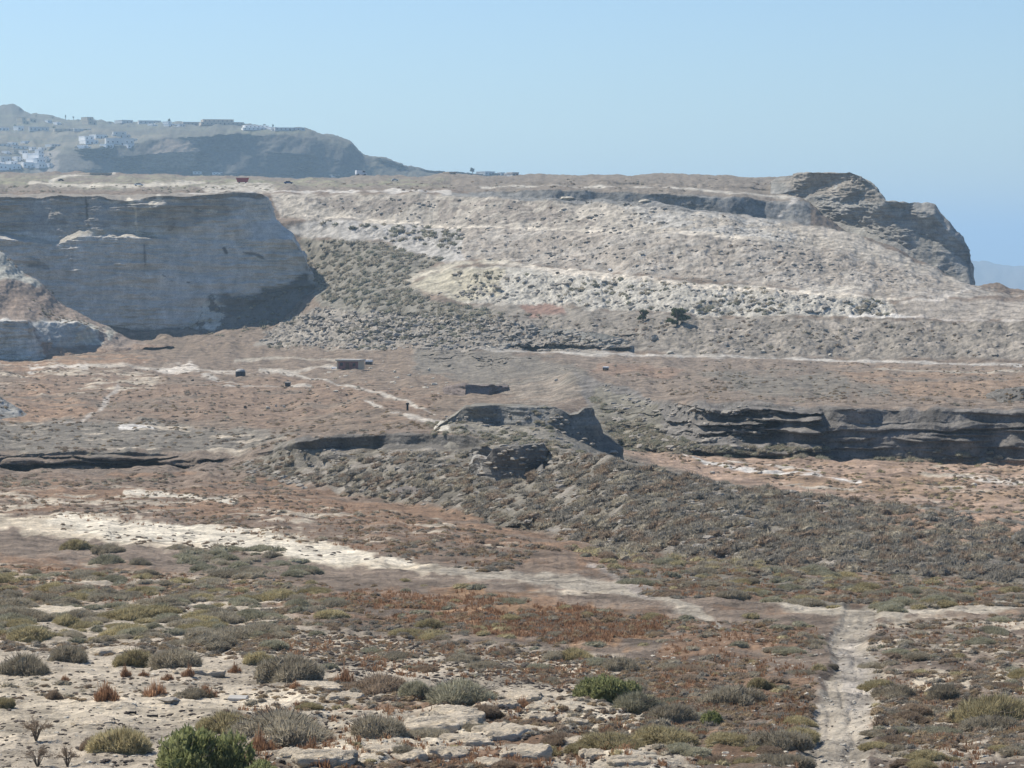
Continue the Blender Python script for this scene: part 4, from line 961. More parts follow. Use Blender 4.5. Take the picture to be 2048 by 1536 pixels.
def merged(name, items, protos, mat, label, cat, faceted=False):
    """items: (loc, scale3, rz, proto)"""
    Vs = []; Ts = []; n = 0
    for (l, sc, rz, k) in items:
        v, t = protos[k]; c, s_ = math.cos(rz), math.sin(rz)
        q = v*np.array(sc); q = np.stack([q[:, 0]*c-q[:, 1]*s_, q[:, 0]*s_+q[:, 1]*c, q[:, 2]], -1)+np.array(l)
        Vs.append(q.astype(np.float32)); Ts.append(t+n); n += len(v)
    if not Vs: return
    o = link(name, mesh_np(name, np.concatenate(Vs), np.concatenate(Ts), False, None, mat))
    return tag(o, label, cat, None, "stuff")
PL = {0: [bush_arr(500+k, 900, .13, .018, 4) for k in range(5)],
      1: [bush_arr(520+k, 200, .2, .035, 3, .55, (8, 4)) for k in range(6)],
      2: [bush_arr(540+k, 50, .3, .08, 2, .6, (7, 4)) for k in range(6)]}
byk = {}
for (l, r, kd) in STUFF:
    lv = 0 if (l.y < 150 and r > .25) else 1 if l.y < 420 else 2
    byk.setdefault((kd), []).append((l, r, lv))
for kd, its in byk.items():
    protos = PL[0]+PL[1]+PL[2]
    items = []
    for (l, r, lv) in its:
        k = random.randrange(5) if lv == 0 else 5+random.randrange(6) if lv == 1 else 11+random.randrange(6)
        items.append(((l.x, l.y, l.z-.06*r), (r*random.uniform(.9, 1.3), r, r*random.uniform(.9, 1.4)), random.uniform(0, 6.28), k))
    merged("scrub", items, protos, LM[kd], "mass of small %s scrub covering the slopes and banks of the quarry" % WORD[kd], "scrub")

# dry rust stalks
def tuft_arr(seed, nb=12, h=1, spread=.35):
    rs = np.random.default_rng(seed); a = rs.uniform(0, 6.283, nb); q = rs.uniform(0, spread, nb)
    b = np.stack([q*np.cos(a), q*np.sin(a), -.05+0*q], -1); t = b + np.stack([.5*q*np.cos(a)+rs.normal(0, .08, nb), .5*q*np.sin(a)+rs.normal(0, .08, nb), h*rs.uniform(.5, 1.1, nb)], -1)
    t[:, 2] *= np.clip(1.15 - .55*q/spread*rs.uniform(.4, 1.4, nb), .3, 1.2)
    s_ = np.stack([np.cos(a+1.2), np.sin(a+1.2), 0*a], -1)*(.10*spread)
    return np.stack([b-s_, b+s_, t+s_*.8, t-s_*.8], 1).reshape(-1, 3), np.concatenate([np.array([[4*i, 4*i+1, 4*i+2], [4*i, 4*i+2, 4*i+3]]) for i in range(nb)])
TP = [tuft_arr(k, 14, .8, .6) for k in range(6)]
tl = []
for P, n, h in [
    ([(0,1130),(380,1150),(640,1190),(300,1230),(0,1160)], 900, .22),
    ([(640,1170),(1330,1235),(1300,1290),(900,1265),(600,1200)], 2600, .24),
    ([(900,1180),(1340,1235),(1320,1290),(1100,1290)], 900, .26),
    ([(500,1240),(900,1290),(1200,1310),(1330,1370),(1250,1400),(900,1370),(560,1310)], 1100, .2),
    ([(440,1420),(900,1390),(1300,1440),(1420,1536),(480,1536)], 800, .2),
    ([(1330,1240),(1640,1260),(1600,1536),(1400,1536),(1300,1400)], 1500, .2),
    ([(1740,1250),(2060,1230),(2060,1536),(1760,1536)], 900, .18),
    ([(1150,1100),(2060,1175),(2060,1215),(1300,1190)], 900, .3),
    ([(0,1000),(500,970),(1100,1090),(1000,1140),(400,1060),(0,1030)], 1200, .3)]:
    for (l, x, y) in scatter(P, n):
        if mnoise.fractal(Vector((l.x/2, l.y/4, 7.7)), .7, 2.0, 3) < -.15: continue
        q = h*.62*random.uniform(.4, 1.3); tl.append((tuple(l), (q, q, q), random.uniform(0, 6.28), random.randrange(6)))
merged("dry_grass", tl, TP, LM['rust'], "rust brown dry stalks and grass over the foreground slopes", "dry grass")
# taller rust clumps one can point at
def clump_mesh(seed):
    rs = random.Random(seed); ps = []
    for k in range(42):
        v, t = tuft_arr(seed*50+k, 16, .75, .2); a = rs.uniform(0, 6.28); q = rs.uniform(0, 1)**.7*.8
        ps.append((v*np.array([1, 1, rs.uniform(.4, 1.5)*(1.15-q)])+np.array([q*math.cos(a), q*math.sin(a), 0]), t))
    return mesh_np("rust_clump", *merge(ps), False, None, LM['rust'])
CM = [clump_mesh(k) for k in range(3)]
for i, (x, y, w, lb) in enumerate([
 (215,1400,64,"largest rust brown dead clump on the bank above the sandy clearing"),
 (310,1392,52,"round rust clump in the middle of the bank above the sandy clearing"),
 (250,1352,30,"tall thin rust stalks left of centre below the pair of domed bushes"),
 (288,1352,26,"tall rust stalks just right of the thin ones below the pair of domed bushes"),
 (335,1360,30,"rust stalks under the right end of the pair of domed bushes"),
 (378,1352,34,"rust clump casting a dark spot at the right end of the bank"),
 (415,1392,46,"low rust clump beside the flat grey bush on the clearing bank"),
 (470,1345,36,"rust stalks at the left foot of the big grey dome bush"),
 (130,1362,22,"dark upright dead stalk clump alone on the pale bank at the left"),
 (590,1376,30,"rust clump in front of the big grey dome bush"),
 (690,1365,50,"rust clump at the right side of the big grey dome bush"),
 (520,1500,70,"rust clump on the pale ledge right of the bright green bush"),
 (620,1510,60,"rust clump at the bottom among pale ledges, right of the green bushes"),
 (1045,1412,34,"rust clump on the pale ledge end right of the wide grey-green bush")]):
    l, n = hit(x, min(y, 1533)); r = w*l.y/F*.5
    o = link("dead_plant", CM[i % 3], None, l); o.scale = (r, r, r*random.uniform(1.2, 1.7)); o.rotation_euler = (0, 0, random.uniform(0, 6))
    tag(o, lb, "dead plant", "rust brown dead clumps in the foreground")

# leafless little tree in the lower left corner
def bare_shrub(x, y, w, h, lb, seed):
    l, n = hit(x, min(y, 1533)); s_ = l.y/F
    o = empty("bare_shrub", l); tag(o, lb, "bare shrub"); rs = random.Random(seed)
    H_ = h*s_; Wd_ = w*s_*.5; tr = []; lf = []
    for k in range(20):
        a = rs.uniform(0, 6.28); e = rs.uniform(.2, 1)
        tip = np.array((Wd_*e*math.cos(a), Wd_*e*math.sin(a), H_*(1.05-.5*e)*rs.uniform(.6, 1))); mid = np.array((tip[0]*.3, tip[1]*.3, H_*.4))
        tr.append(tube([(0, 0, -.03), mid, tip], .012*H_/.6, .004, 4))
        for q in range(26):
            p = mid+(tip-mid)*rs.uniform(.3, 1.1)+np.array([rs.gauss(0, .05) for _ in range(3)])*H_; v, t = tuft_arr(seed+q, 5, 1, .8); lf.append((v*.05*H_+p, t))
    link("stems", mesh_np("stems", *merge(tr), False, None, M_twig), o)
    link("foliage", mesh_np("foliage", *merge(lf), False, None, LM['brown']), o)
bare_shrub(72, 1482, 70, 58, "half bare little shrub with a thin stem on the sandy clearing", 5)
bare_shrub(75, 1538, 80, 50, "dark twiggy shrub at the bottom left corner", 6)
bare_shrub(135, 1538, 60, 46, "brown twiggy shrub at the bottom edge left of the olive bush", 7)

# ---------------------------------------------------------------- stones
def rock_arr(seed, n=0, flat=.7):
    rs = np.random.default_rng(seed); cu, cw = (9, 6)
    th = np.linspace(0, 2*np.pi, cu, endpoint=False); ph = np.linspace(-np.pi/2, np.pi/2, cw)
    tt, pp = np.meshgrid(th, ph); r = 1 + .18*rs.standard_normal(tt.shape)
    P = np.stack([r*np.cos(tt)*np.cos(pp), r*np.sin(tt)*np.cos(pp), flat*r*np.sin(pp)], -1).reshape(-1, 3)
    for k in range(5):   # broken flat faces
        d = rs.standard_normal(3); d /= np.linalg.norm(d); c = .62; q = P@d; P = P - np.outer(np.maximum(q-c, 0), d)
    P[:cu] = P[:cu].mean(0); P[-cu:] = P[-cu:].mean(0); f = []
    for i in range(cw-1):
        for j in range(cu):
            a = i*cu+j; b = i*cu+(j+1) % cu; f += [(a, b, b+cu), (a, b+cu, a+cu)]
    return P, np.array(f)
RP = [rock_arr(k) for k in range(8)]
M_pale = plain("pale_stone", (.50,.455,.37), .2, 5); M_stone = plain("grey_stone", (.31,.28,.235), .25, 4); M_dk = plain("dark_stone", (.075,.062,.052), .3, 4)
def stones(name, zones, mat, label):
    it = []
    for P, n, (r0, r1) in zones:
        for (l, x, y) in scatter(P, n):
            r = random.uniform(r0, r1)*random.choice((1, .7, .5)); it.append(((l.x, l.y, l.z), (r*random.uniform(1, 1.6), r, r*.6), random.uniform(0, 6.28), random.randrange(8)))
    merged(name, it, RP, mat, label, "stones")
RZ = [(510,690),(570,640),(640,615),(800,625),(1000,640),(1260,685),(1200,705),(900,700),(760,700)]
stones("rubble", [(RZ, 700, (.4,1.4)), ([(900,540),(1760,600),(1780,632),(1400,628),(940,600)], 200, (.4,1.1)), ([(560,395),(1300,402),(1900,560),(1500,575),(940,520),(760,440)], 520, (.3,1.0)),
    ([(560,900),(1090,895),(1420,962),(1700,1000),(1600,1130),(1200,1090),(700,980)], 500, (.15,.5)), ([(860,835),(1100,820),(1230,905),(1000,900)], 120, (.15,.5)),
    ([(1200,760),(1330,805),(1600,815),(1500,900),(1250,895)], 200, (.3,.8)), ([(1000,640),(2060,650),(2060,715),(1400,710)], 160, (.25,.8)), ([(480,915),(560,930),(620,980),(500,950)], 60, (.2,.6)), ([(1000,560),(1000,600),(860,590)], 40, (.5,1))], M_stone, "grey broken rock rubble lying on the quarry slopes and banks")
stones("gravel", [([(0,1200),(600,1250),(1300,1350),(1400,1536),(0,1536)], 2300, (.025,.08)), ([(500,1250),(1300,1320),(1200,1390),(600,1340)], 1500, (.03,.10)), ([(1650,1250),(1760,1250),(1760,1536),(1600,1536)], 130, (.02,.045)), ([(1740,1250),(2060,1240),(2060,1536),(1760,1536)], 400, (.03,.08)), ([(200,1030),(850,1130),(200,1080)], 100, (.08,.2))], M_dk, "small dark stones and clods strewn over the pale foreground soil")
stones("pebbles", [([(0,1200),(600,1250),(1300,1350),(1400,1536),(0,1536)], 700, (.02,.07)), ([(1300,1250),(2060,1240),(2060,1536),(1300,1536)], 700, (.03,.08)), (RZ, 160, (.3,.8)), ([(640,700),(900,740),(900,800),(600,780)], 30, (.3,.6))], M_pale, "small pale stones strewn over the slopes")

def single_rock(x, y, w, h, lb, mat, k, cat="boulder", name="boulder"):
    l, n = hit(x, min(y, 1533)); r = w*l.y/F*.5; hz = h*l.y/F*.5
    v, t = RP[k % 8]
    o = link(name, mesh_np(name, v, t, False, None, mat), None, (l.x, l.y + r*.3, l.z + hz*.6)); o.scale = (r, r*.8, hz/.7); o.rotation_euler = (0, 0, k*1.3)
    tag(o, lb, cat)
for i, (x, y, w, h, lb, mt) in enumerate([
 (1340,708,18,8,"white boulder beside the quarry road, left of the other white one",M_pale),
 (1527,706,13,9,"white boulder beside the quarry road, right of centre",M_pale),
 (1660,712,11,7,"grey white rock right of the white boulders along the quarry road",M_pale),
 (1310,682,20,16,"dark grey boulder on the slope above the quarry road",M_stone),
 (1950,972,16,8,"white rock on the pale diggings at the right",M_pale),
 (1908,1102,14,8,"white rock in the dark scrub at the right edge",M_pale),
 (1520,948,18,7,"pale flat rock beside the white streak on the right flats",M_pale),
 (1425,948,16,7,"small pale rock near the left end of the white streak",M_pale),
 (1112,762,12,6,"small pale rock above the crag",M_pale),
 (1115,548,10,6,"dark rock at the edge of the middle quarry track",M_dk),
 (870,770,16,6,"pale block among broken rocks right of the hut",M_pale),
 (790,745,10,5,"pale block on the ground right of the hut",M_pale),
 (818,752,10,5,"small pale block right of the hut and below the white box",M_pale),
 (858,742,8,8,"upright pale stone on the bank right of the hut",M_pale),
 (535,817,11,5,"pale block lying on the brown plain",M_pale),
 (552,814,6,7,"upright pale block in the middle of three on the brown plain",M_pale),
 (568,815,9,6,"pale block at the right end of three on the brown plain",M_pale),
 (672,784,14,5,"flat pale rock below the curving track",M_pale),
 (693,791,8,4,"small dark stone below the curving track",M_dk),
 (490,817,8,7,"rust brown stump on the plain left of three pale blocks",M_dk),
 (372,842,14,4,"flat dark stone on the brown plain left of centre",M_dk),
 (285,841,12,4,"flat dark stone at the left of the brown plain",M_dk),
 (385,762,10,4,"low dark stone near the pale tracks on the plain",M_dk),
 (1133,400,54,9,"pale oval rock mound on the rim of the upper quarry",M_pale),
 (1290,405,30,8,"smaller pale rock mound on the rim right of the oval one",M_pale),
 (342,1406,50,14,"flat grey rock on the sandy clearing",M_stone),
 (98,1322,12,16,"small white stone among the grey bushes at the left edge",M_pale),
 (548,1162,8,6,"bright white stone in the scrub patch on the left",M_pale),
 (1615,1392,14,9,"white stone on the left verge of the track",M_pale),
 (1709,1409,10,6,"small white stone lying in the middle of the track",M_pale),
 (1497,1382,14,6,"white flat stone above the broad grey bush left of the track",M_pale),
 (1815,1478,18,10,"pale stone with a dark shadow in the scrub right of the track",M_pale),
 (1388,1165,12,8,"small pale stone at the edge of the side track",M_pale),
 (932,1348,14,8,"pale stone on the speckled slope above the wide grey-green bush",M_pale),
 (1420,1130,12,6,"pale stone in the scrub near the foot of the dark hill",M_pale)]):
    single_rock(x, y, w, h, lb, mt, i)

# rounded cream slabs of crusted ground in the foreground
M_slab = ground_mat("cream_crust", contrast=.3, bump=.8)
def slab_mesh(seed):
    nu, nv = 40, 14; u = np.linspace(0, 2*np.pi, nu, endpoint=False); v = np.linspace(-.9, np.pi/2, nv); uu, vv = np.meshgrid(u, v)
    e = lambda q, p: np.sign(q)*np.abs(q)**p
    lob = 1 + .38*fbm(np.cos(uu)*1.6+seed, np.sin(uu)*1.6, 0*uu, 3, seed)
    x = lob*e(np.cos(uu), .8)*e(np.cos(vv), .55); y = lob*e(np.sin(uu), .8)*e(np.cos(vv), .55); z = e(np.sin(vv), .7)
    n = fbm(x*2.2+seed*3, y*2.2, z*1.5, 5, seed+90, .6); z = z + .42*n*(z > -.2) - .5*np.maximum(0, fbm(x*5+seed, y*5, 0*x, 2, seed+7)-.35)*(z > .2) + .25*x*((seed % 3)-1); x = x*(1+.09*n); y = y*(1+.09*n)
    V = np.stack([x, y, z], -1).reshape(-1, 3); Fq = []
    for i in range(nv-1):
        for j in range(nu): a = i*nu+j; b_ = i*nu+(j+1) % nu; Fq.append((a, b_, b_+nu, a+nu))
    return mesh_np("rock", V, np.array(Fq), True, np.full((len(V), 3), .60)*np.array([1.0, .86, .66]), M_slab)
SM = [slab_mesh(k) for k in range(6)]
for i, (x, y, w, h, lb) in enumerate([
 (912,1434,92,24,"topmost cream crust slab below the wide pale grey-green bush"),
 (885,1462,125,30,"largest cream crust slab in the stack below the wide grey-green bush"),
 (1000,1474,100,28,"cream slab right of the largest one in the stack"),
 (940,1488,90,20,"cream slab just under the largest slab of the stack"),
 (895,1514,84,24,"cream slab low in the stack, left of the bottom edge pair"),
 (1050,1514,88,26,"cream slab low on the right of the stack"),
 (985,1531,72,14,"flat cream slab cut by the bottom edge in the centre"),
 (1018,1414,46,15,"small cream slab at the right foot of the wide grey-green bush"),
 (1048,1398,80,16,"upper half of the long sloping cream crust right of the wide bush"),
 (1098,1420,62,14,"lower half of the long sloping cream crust right of the wide bush"),
 (1078,1440,56,15,"small pitted cream slab below the long sloping crust"),
 (1142,1488,60,18,"lone cream slab left of the flat olive bottom bush"),
 (1188,1514,56,18,"cream slab in front of the flat olive bottom bush"),
 (1268,1529,78,16,"rightmost cream slab at the bottom edge"),
 (810,1521,84,24,"cream slab with rust stalks right of the bottom green bush"),
 (772,1503,74,11,"thin cream slab below the largest grey mound's right end"),
 (858,1437,42,17,"small cream slab left of the topmost one"),
 (538,1488,80,26,"cream slab with a vertical face right of the bright green leafy bush"),
 (612,1494,74,18,"cream slab below the front of the largest grey mound"),
 (648,1524,100,24,"broad cream slab at the bottom left of the stack"),
 (575,1512,60,16,"cream slab between the vertical faced slab and the broad one"),
 (640,1378,84,14,"cream crust running right from the foot of the big grey dome bush"),
 (400,1349,84,15,"cream crust under the right hand dome of the paired bushes"),
 (690,1398,60,14,"small cream crust left of the brownish low bush"),
 (1148,1446,44,12,"tiny cream slab below the right end of the long sloping crust"),
 (1222,1478,40,12,"small cream slab with holes above the flat olive bottom bush"),
 (185,1448,90,12,"low cream swell in the middle of the sandy clearing"),
 (560,1342,70,12,"cream swell left behind the big grey dome bush"),
 (225,1308,90,15,"cream swell behind the left dome of the paired bushes"),
 (95,1232,110,18,"wide cream swell in the scrub high at the left")]):
    l, n = hit(x, min(y, 1533)); s_ = l.y/F
    o = link("rock", SM[i % 6], None, (l.x, l.y + w*s_*.3, l.z - h*s_*.02)); o.scale = (w*s_*.56, w*s_*.44, h*s_*.68); o.rotation_euler = (0, random.uniform(-.05, .05), random.uniform(-.5, .5))
    tag(o, lb, "rock", "cream crust slabs in the foreground")

# ---------------------------------------------------------------- made things
def box_arr(x0, x1, y0, y1, z0, z1, b=0.0):
    b = min(b, (x1-x0)*.3, (y1-y0)*.3, (z1-z0)*.3) if b else 0
    if not b:
        V = np.array([(x, y, z) for x in (x0, x1) for y in (y0, y1) for z in (z0, z1)], float)
        return V, np.array([(0,1,3,2),(4,6,7,5),(0,4,5,1),(2,3,7,6),(0,2,6,4),(1,5,7,3)])
    V = []
    for x, sx in ((x0, 1), (x1, -1)):
        for y, sy in ((y0, 1), (y1, -1)):
            V += [(x+sx*b, y+sy*b, z0), (x+sx*b, y+sy*b, z1)]
    # chamfered vertical profile: three rings
    R = lambda i, z: [(x0+i, y0+i, z), (x1-i, y0+i, z), (x1-i, y1-i, z), (x0+i, y1-i, z)]
    V = np.array(R(b, z0)+R(0, z0+b)+R(0, z1-b)+R(b, z1), float)
    Fq = [(3, 2, 1, 0), (12, 13, 14, 15)]
    for k in range(3):
        for j in range(4): Fq.append((k*4+j, k*4+(j+1) % 4, k*4+4+(j+1) % 4, k*4+4+j))
    return V, np.array(Fq)
def boxes(name, L, mat, parent=None, b=0.0):
    v, f = merge([box_arr(*q, b=b) for q in L])
    return link(name, mesh_np(name, v, f, False, None, mat), parent)
M_white = plain("whitewash", (.86,.85,.82), .06, 2); M_cream = plain("cream_render", (.55,.47,.34), .1, 2); M_beige = plain("beige_wall", (.50,.43,.34), .12, 1)
M_greyw = plain("grey_wall", (.60,.60,.58), .12, 1); M_win = plain("dark_opening", (.03,.035,.045), .1, 2, .25); M_wood = plain("brown_door", (.12,.07,.045), .2, 5)
M_purp = plain("dark_red_brown", (.22,.11,.10), .25, 2); M_conc = plain("concrete", (.45,.43,.39), .15, 4)  # the dark red-brown has the hut front's shade put into it
M_red = plain("red_paint", (.32,.035,.03), .15, 1, .5); M_blue = plain("blue_paint", (.05,.09,.22), .1, 2, .4); M_carw = plain("white_paint", (.75,.76,.77), .04, 2, .3)
M_black = plain("black_rubber", (.02,.02,.022), .2, 6, .7); M_card = plain("dark_paint", (.03,.032,.04), .1, 2, .3); M_chrome = plain("grey_metal", (.35,.35,.36), .1, 5, .4)

def rx(v, a):
    c, s_ = math.cos(a), math.sin(a); return np.stack([v[:, 0]*c-v[:, 1]*s_, v[:, 0]*s_+v[:, 1]*c, v[:, 2]], -1)
def wheel_arr(x, y, z, r, w, n=14):
    V = []; Fc = []
    for s_ in (-w/2, w/2):
        for k in range(n): a = 2*math.pi*k/n; V.append((x+r*math.cos(a), y+s_, z+r*math.sin(a)))
    V += [(x, y-w/2, z), (x, y+w/2, z)]
    for k in range(n):
        j = (k+1) % n; Fc += [(k, j, n+j), (k, n+j, n+k), (2*n, j, k), (2*n+1, n+k, n+j)]
    return np.array(V), np.array(Fc)
def extrude_profile(prof, y0, y1):
    n = len(prof); V = np.array([(x, y0, z) for x, z in prof]+[(x, y1, z) for x, z in prof]); c0 = np.array([[np.mean([p[0] for p in prof]), y0, np.mean([p[1] for p in prof])], [np.mean([p[0] for p in prof]), y1, np.mean([p[1] for p in prof])]])
    V = np.concatenate([V, c0]); T = []
    for k in range(n):
        j = (k+1) % n; T += [(k, j, n+j), (k, n+j, n+k), (2*n, j, k), (2*n+1, n+k, n+j)]
    return V, np.array(T)
def car(x, y, wpx, mat, lb, rz=0, kind='car'):
    l, n = hit_down(x, y)
    Lc = wpx*l.y/F; s_ = Lc/4.3
    o = empty("parked_van" if kind == 'van' else "parked_car", l, rz, s_); tag(o, lb, "van" if kind == 'van' else "car")
    if kind == 'van': body_ = [(-2.15,.35),(2.15,.35),(2.2,.9),(1.7,1.15),(1.25,1.95),(-2.1,2.0),(-2.2,.6)]; cab = [(1.62,1.2),(1.22,1.85),(.4,1.87),(.4,1.2)]
    else: body_ = [(-2.1,.35),(2.1,.35),(2.15,.72),(1.2,.92),(.6,1.42),(-1.0,1.45),(-1.7,.98),(-2.15,.9)]; cab = [(1.05,.93),(.55,1.36),(-.95,1.39),(-1.5,.98)]
    link("body", mesh_np("body", *extrude_profile(body_, -.85, .85), False, None, mat), o)
    for sgn in (-1, 1): link("side_window", mesh_np("side_window", *extrude_profile(cab, sgn*.85-.012, sgn*.85+.012), False, None, M_win), o)
    boxes("windscreen", [(1.02,1.09,-.7,.7,1.0,1.1)] if kind == 'car' else [(1.5,1.58,-.75,.75,1.3,1.5)], M_win, o)
    for wx in (-1.35, 1.35):
        for sgn in (-1, 1):
            w_ = link("wheel", mesh_np("wheel", *wheel_arr(wx, sgn*.78, .33, .33, .2), False, None, M_black), o)
    boxes("headlight", [(2.08,2.17,-.7,-.45,.6,.72)], M_chrome, o); boxes("headlight", [(2.08,2.17,.45,.7,.6,.72)], M_chrome, o)
    return o
car(278, 372, 19, M_carw, "white car on the light track near the brink of the tall left cliff", .05)
car(122, 362, 12, M_card, "dark car beside the light track at the far left of the plateau", .5)
car(577, 368, 18, M_blue, "small blue pickup on the rough ground right of the red skip", .1)
car(722, 351, 22, M_carw, "white van at the foot of the far hill, on the plateau edge", .4, 'van')
car(790, 362, 14, M_carw, "white car alone on the plateau right of the white van", .2)
car(1221, 542, 14, M_carw, "white vehicle on the middle quarry track under the long grey bench", 1.2)

# red skip
l, n = hit_down(485, 366); s_ = l.y/F; Lr = 26*s_; o = empty("skip", l, .05); tag(o, "red metal skip on the plateau above the brink of the tall left cliff", "skip")
link("container", mesh_np("container", *extrude_profile([(-Lr*.38,.3),(Lr*.38,.3),(Lr*.5,1.9),(-Lr*.5,1.9)], -1.1, 1.1), False, None, M_red), o)
boxes("rim", [(-Lr*.52,Lr*.52,-1.2,-1.1,1.8,2.0),(-Lr*.52,Lr*.52,1.1,1.2,1.8,2.0)], M_red, o)
boxes("foot", [(-Lr*.3,-Lr*.2,-.9,.9,0,.3)], M_card, o); boxes("foot", [(Lr*.2,Lr*.3,-.9,.9,0,.3)], M_card, o)

# the hut on the quarry floor
l, n = hit(695, 739); s_ = l.y/F; w = 46*s_; h = 20*s_; dpt = 3.6
o = empty("hut", l, -.32); tag(o, "small flat roofed hut with a cream side wall on the quarry floor", "hut")
boxes("wall", [(-w/2,w/2,0,.15,0,h*.86),(-w/2,-w/2+.15,.15,dpt,0,h*.86),(w/2-.15,w/2,.15,dpt,0,h*.86),(-w/2+.15,w/2-.15,dpt-.15,dpt,0,h*.86)], M_cream, o)
fr = boxes("front_wall", [(-w/2+.35,w/2+.002,-.06,-.004,.02,h*.80)], M_purp, o)
boxes("door", [(-.4,.4,-.10,-.064,.02,h*.68)], M_wood, o); boxes("window", [(-w/2+.75,-w/2+1.35,-.10,-.064,h*.35,h*.65)], M_win, o); boxes("window", [(w/2-1.2,w/2-.6,-.10,-.064,h*.35,h*.65)], M_win, o)
boxes("roof", [(-w/2-.2,w/2+.2,-.35,dpt+.2,h*.865,h*1.0)], M_conc, o)
l, n = hit(664, 738); o = boxes("step", [(-.1,28*s_*.8,0,1.6,-.1,.35)], M_white, None, .03); o.location = (l.x, l.y, l.z); o.name = "slab"; tag(o, "low white concrete slab against the left side of the hut", "slab")
def crate(x, y, w, h, lb, m1, m2, name, cat, top=.2):
    l, n = hit_down(x, y); s_ = l.y/F; W_ = w*s_/2; H_ = h*s_; o = empty(name, l, -.15); tag(o, lb, cat)
    boxes("body", [(-W_,W_,0,W_*1.6,-.05,H_*(1-top))], m1, o, .04)
    boxes("lid", [(-W_*1.06,W_*1.06,-.06,W_*1.66,H_*(1-top)+.003,H_)], m2, o, .03)
    return o
crate(737, 729, 13, 9, "white topped box standing right of the hut", M_card, M_white, "water_tank", "tank", .45)
crate(575, 774, 10, 10, "dark boxy bin on the pale track below the domed tank", M_card, M_conc, "bin", "bin")
crate(1211, 741, 11, 8, "dark box with a white top beside the quarry road", M_card, M_white, "storage_box", "box", .4)
# domed dark tank
l, n = hit_down(481, 752); s_ = l.y/F; r = 10*s_; o = empty("domed_tank", l, 0); tag(o, "dark domed tank standing on the quarry floor left of the hut", "tank")
th = np.linspace(0, 2*np.pi, 20, endpoint=False)
def lathe(prof, n=20):
    th = np.linspace(0, 2*np.pi, n, endpoint=False); V = np.array([(r_*math.cos(a), r_*math.sin(a), z_) for r_, z_ in prof for a in th]); T = []
    for i in range(len(prof)-1):
        for j in range(n): a = i*n+j; b = i*n+(j+1) % n; T += [(a, b, b+n), (a, b+n, a+n)]
    return V, np.array(T)
link("tank", mesh_np("tank", *lathe([(r,-.1),(r*1.02,r*.7),(r*.97,r*.95)]), True, None, M_card), o)
link("dome", mesh_np("dome", *lathe([(r*.97,r*.95),(r*.8,r*1.25),(r*.4,r*1.42),(.01,r*1.46)]), True, None, M_conc), o)
# dark post at the end of the curving track
l, n = hit_down(815, 821); s_ = l.y/F; o = empty("post", l, 0); tag(o, "dark upright post at the lower end of the curving track", "post")
link("shaft", mesh_np("shaft", *lathe([(2.2*s_,-.1),(2.0*s_,12*s_)], 10), False, None, M_black), o)
link("cap", mesh_np("cap", *lathe([(3.4*s_,12*s_),(3.2*s_,15*s_),(.01,16*s_)], 10), False, None, M_black), o)
# slab and two short pipes on the sandy clearing
l, n = hit(475, 1402); s_ = l.y/F
o = boxes("paving_slab", [(-19*s_,19*s_,-.14,.14,0,.07)], M_conc, None, .012); o.location = (l.x, l.y+.1, l.z+.01); o.rotation_euler = (.12, 0, -.12); tag(o, "pale rectangular slab lying at the edge of the sandy clearing", "slab")
for (x, y, lb) in ((262,1428,"short dark pipe lying on the sandy clearing, the upper of two"), (305,1435,"short dark pipe lying on the sandy clearing, the lower of two")):
    l, n = hit(x, y); s_ = l.y/F
    o = empty("pipe", l, .1); tag(o, lb, "pipe", "two short dark pipes on the sandy clearing")
    v, t = tube([(-10*s_,0,.03),(0,0,.035),(10*s_,0,.03)], .022, .022, 8); link("tube", mesh_np("tube", v, t, True, None, M_black), o)
    for sx in (-1, 1):
        v, t = tube([(sx*8.5*s_,0,.03),(sx*11*s_,0,.03)], .032, .032, 8); link("collar", mesh_np("collar", v, t, True, None, M_black), o)

# houses of the village
def house(x, y, w, h, mat, lb, rz=0, win=3, tiers=1, cat="house", name="house", dep=.8, extra=None):
    l, n = hit_down(x, y)
    if l is None: return
    s_ = l.y/F; W_ = w*s_; H_ = h*s_; D_ = max(W_*dep*.6, 4) if W_ > 16 else W_*1.3; rz = rz*.4 + (.62 if W_ <= 16 else .22)
    o = empty(name, (l.x, l.y, l.z - .4), rz); tag(o, lb, cat)
    L_ = []; zt = 0
    for k in range(tiers):
        q = 1 - .28*k; off = (-1)**k*.08*W_*k
        L_.append((-W_/2*q+off, W_/2*q+off, k*D_*.25, k*D_*.25 + D_, zt, zt + H_/tiers)); zt += H_/tiers
    boxes("wall", L_, mat, o)
    for k, q in enumerate(L_):
        boxes("roof", [(q[0]-.15, q[1]+.15, q[2]-.15, q[2]+.12, q[5], q[5]+.5), (q[0]-.15, q[1]+.15, q[3]-.12, q[3]+.15, q[5], q[5]+.5), (q[0]-.15, q[0]+.12, q[2]+.12, q[3]-.12, q[5], q[5]+.5), (q[1]-.12, q[1]+.15, q[2]+.12, q[3]-.12, q[5], q[5]+.5)], mat, o)
        nw = max(1, int(win*(q[1]-q[0])/W_+.5)); hh = q[5]-q[4]
        for j in range(nw):
            cx = q[0] + (j+.5)/nw*(q[1]-q[0]); ww = min(1.3, (q[1]-q[0])/nw*.35)
            if k == 0 and j == nw//2: boxes("door", [(cx-ww*.5, cx+ww*.5, q[2]-.06, q[2]-.003, q[4]+.4, q[4]+min(2.6, hh*.8))], M_wood, o)
            else:
                wz = q[4]+hh*.4; f_ = boxes("window", [(cx-ww*.6, cx+ww*.6, q[2]-.08, q[2]-.003, wz, wz+min(1.5, hh*.4))], M_greyw, o)
                boxes("pane", [(cx-ww*.5, cx+ww*.5, q[2]-.10, q[2]-.082, wz+.1, wz+min(1.5, hh*.4)-.1)], M_win, f_)
    return o
GH = "houses on the far hillside"
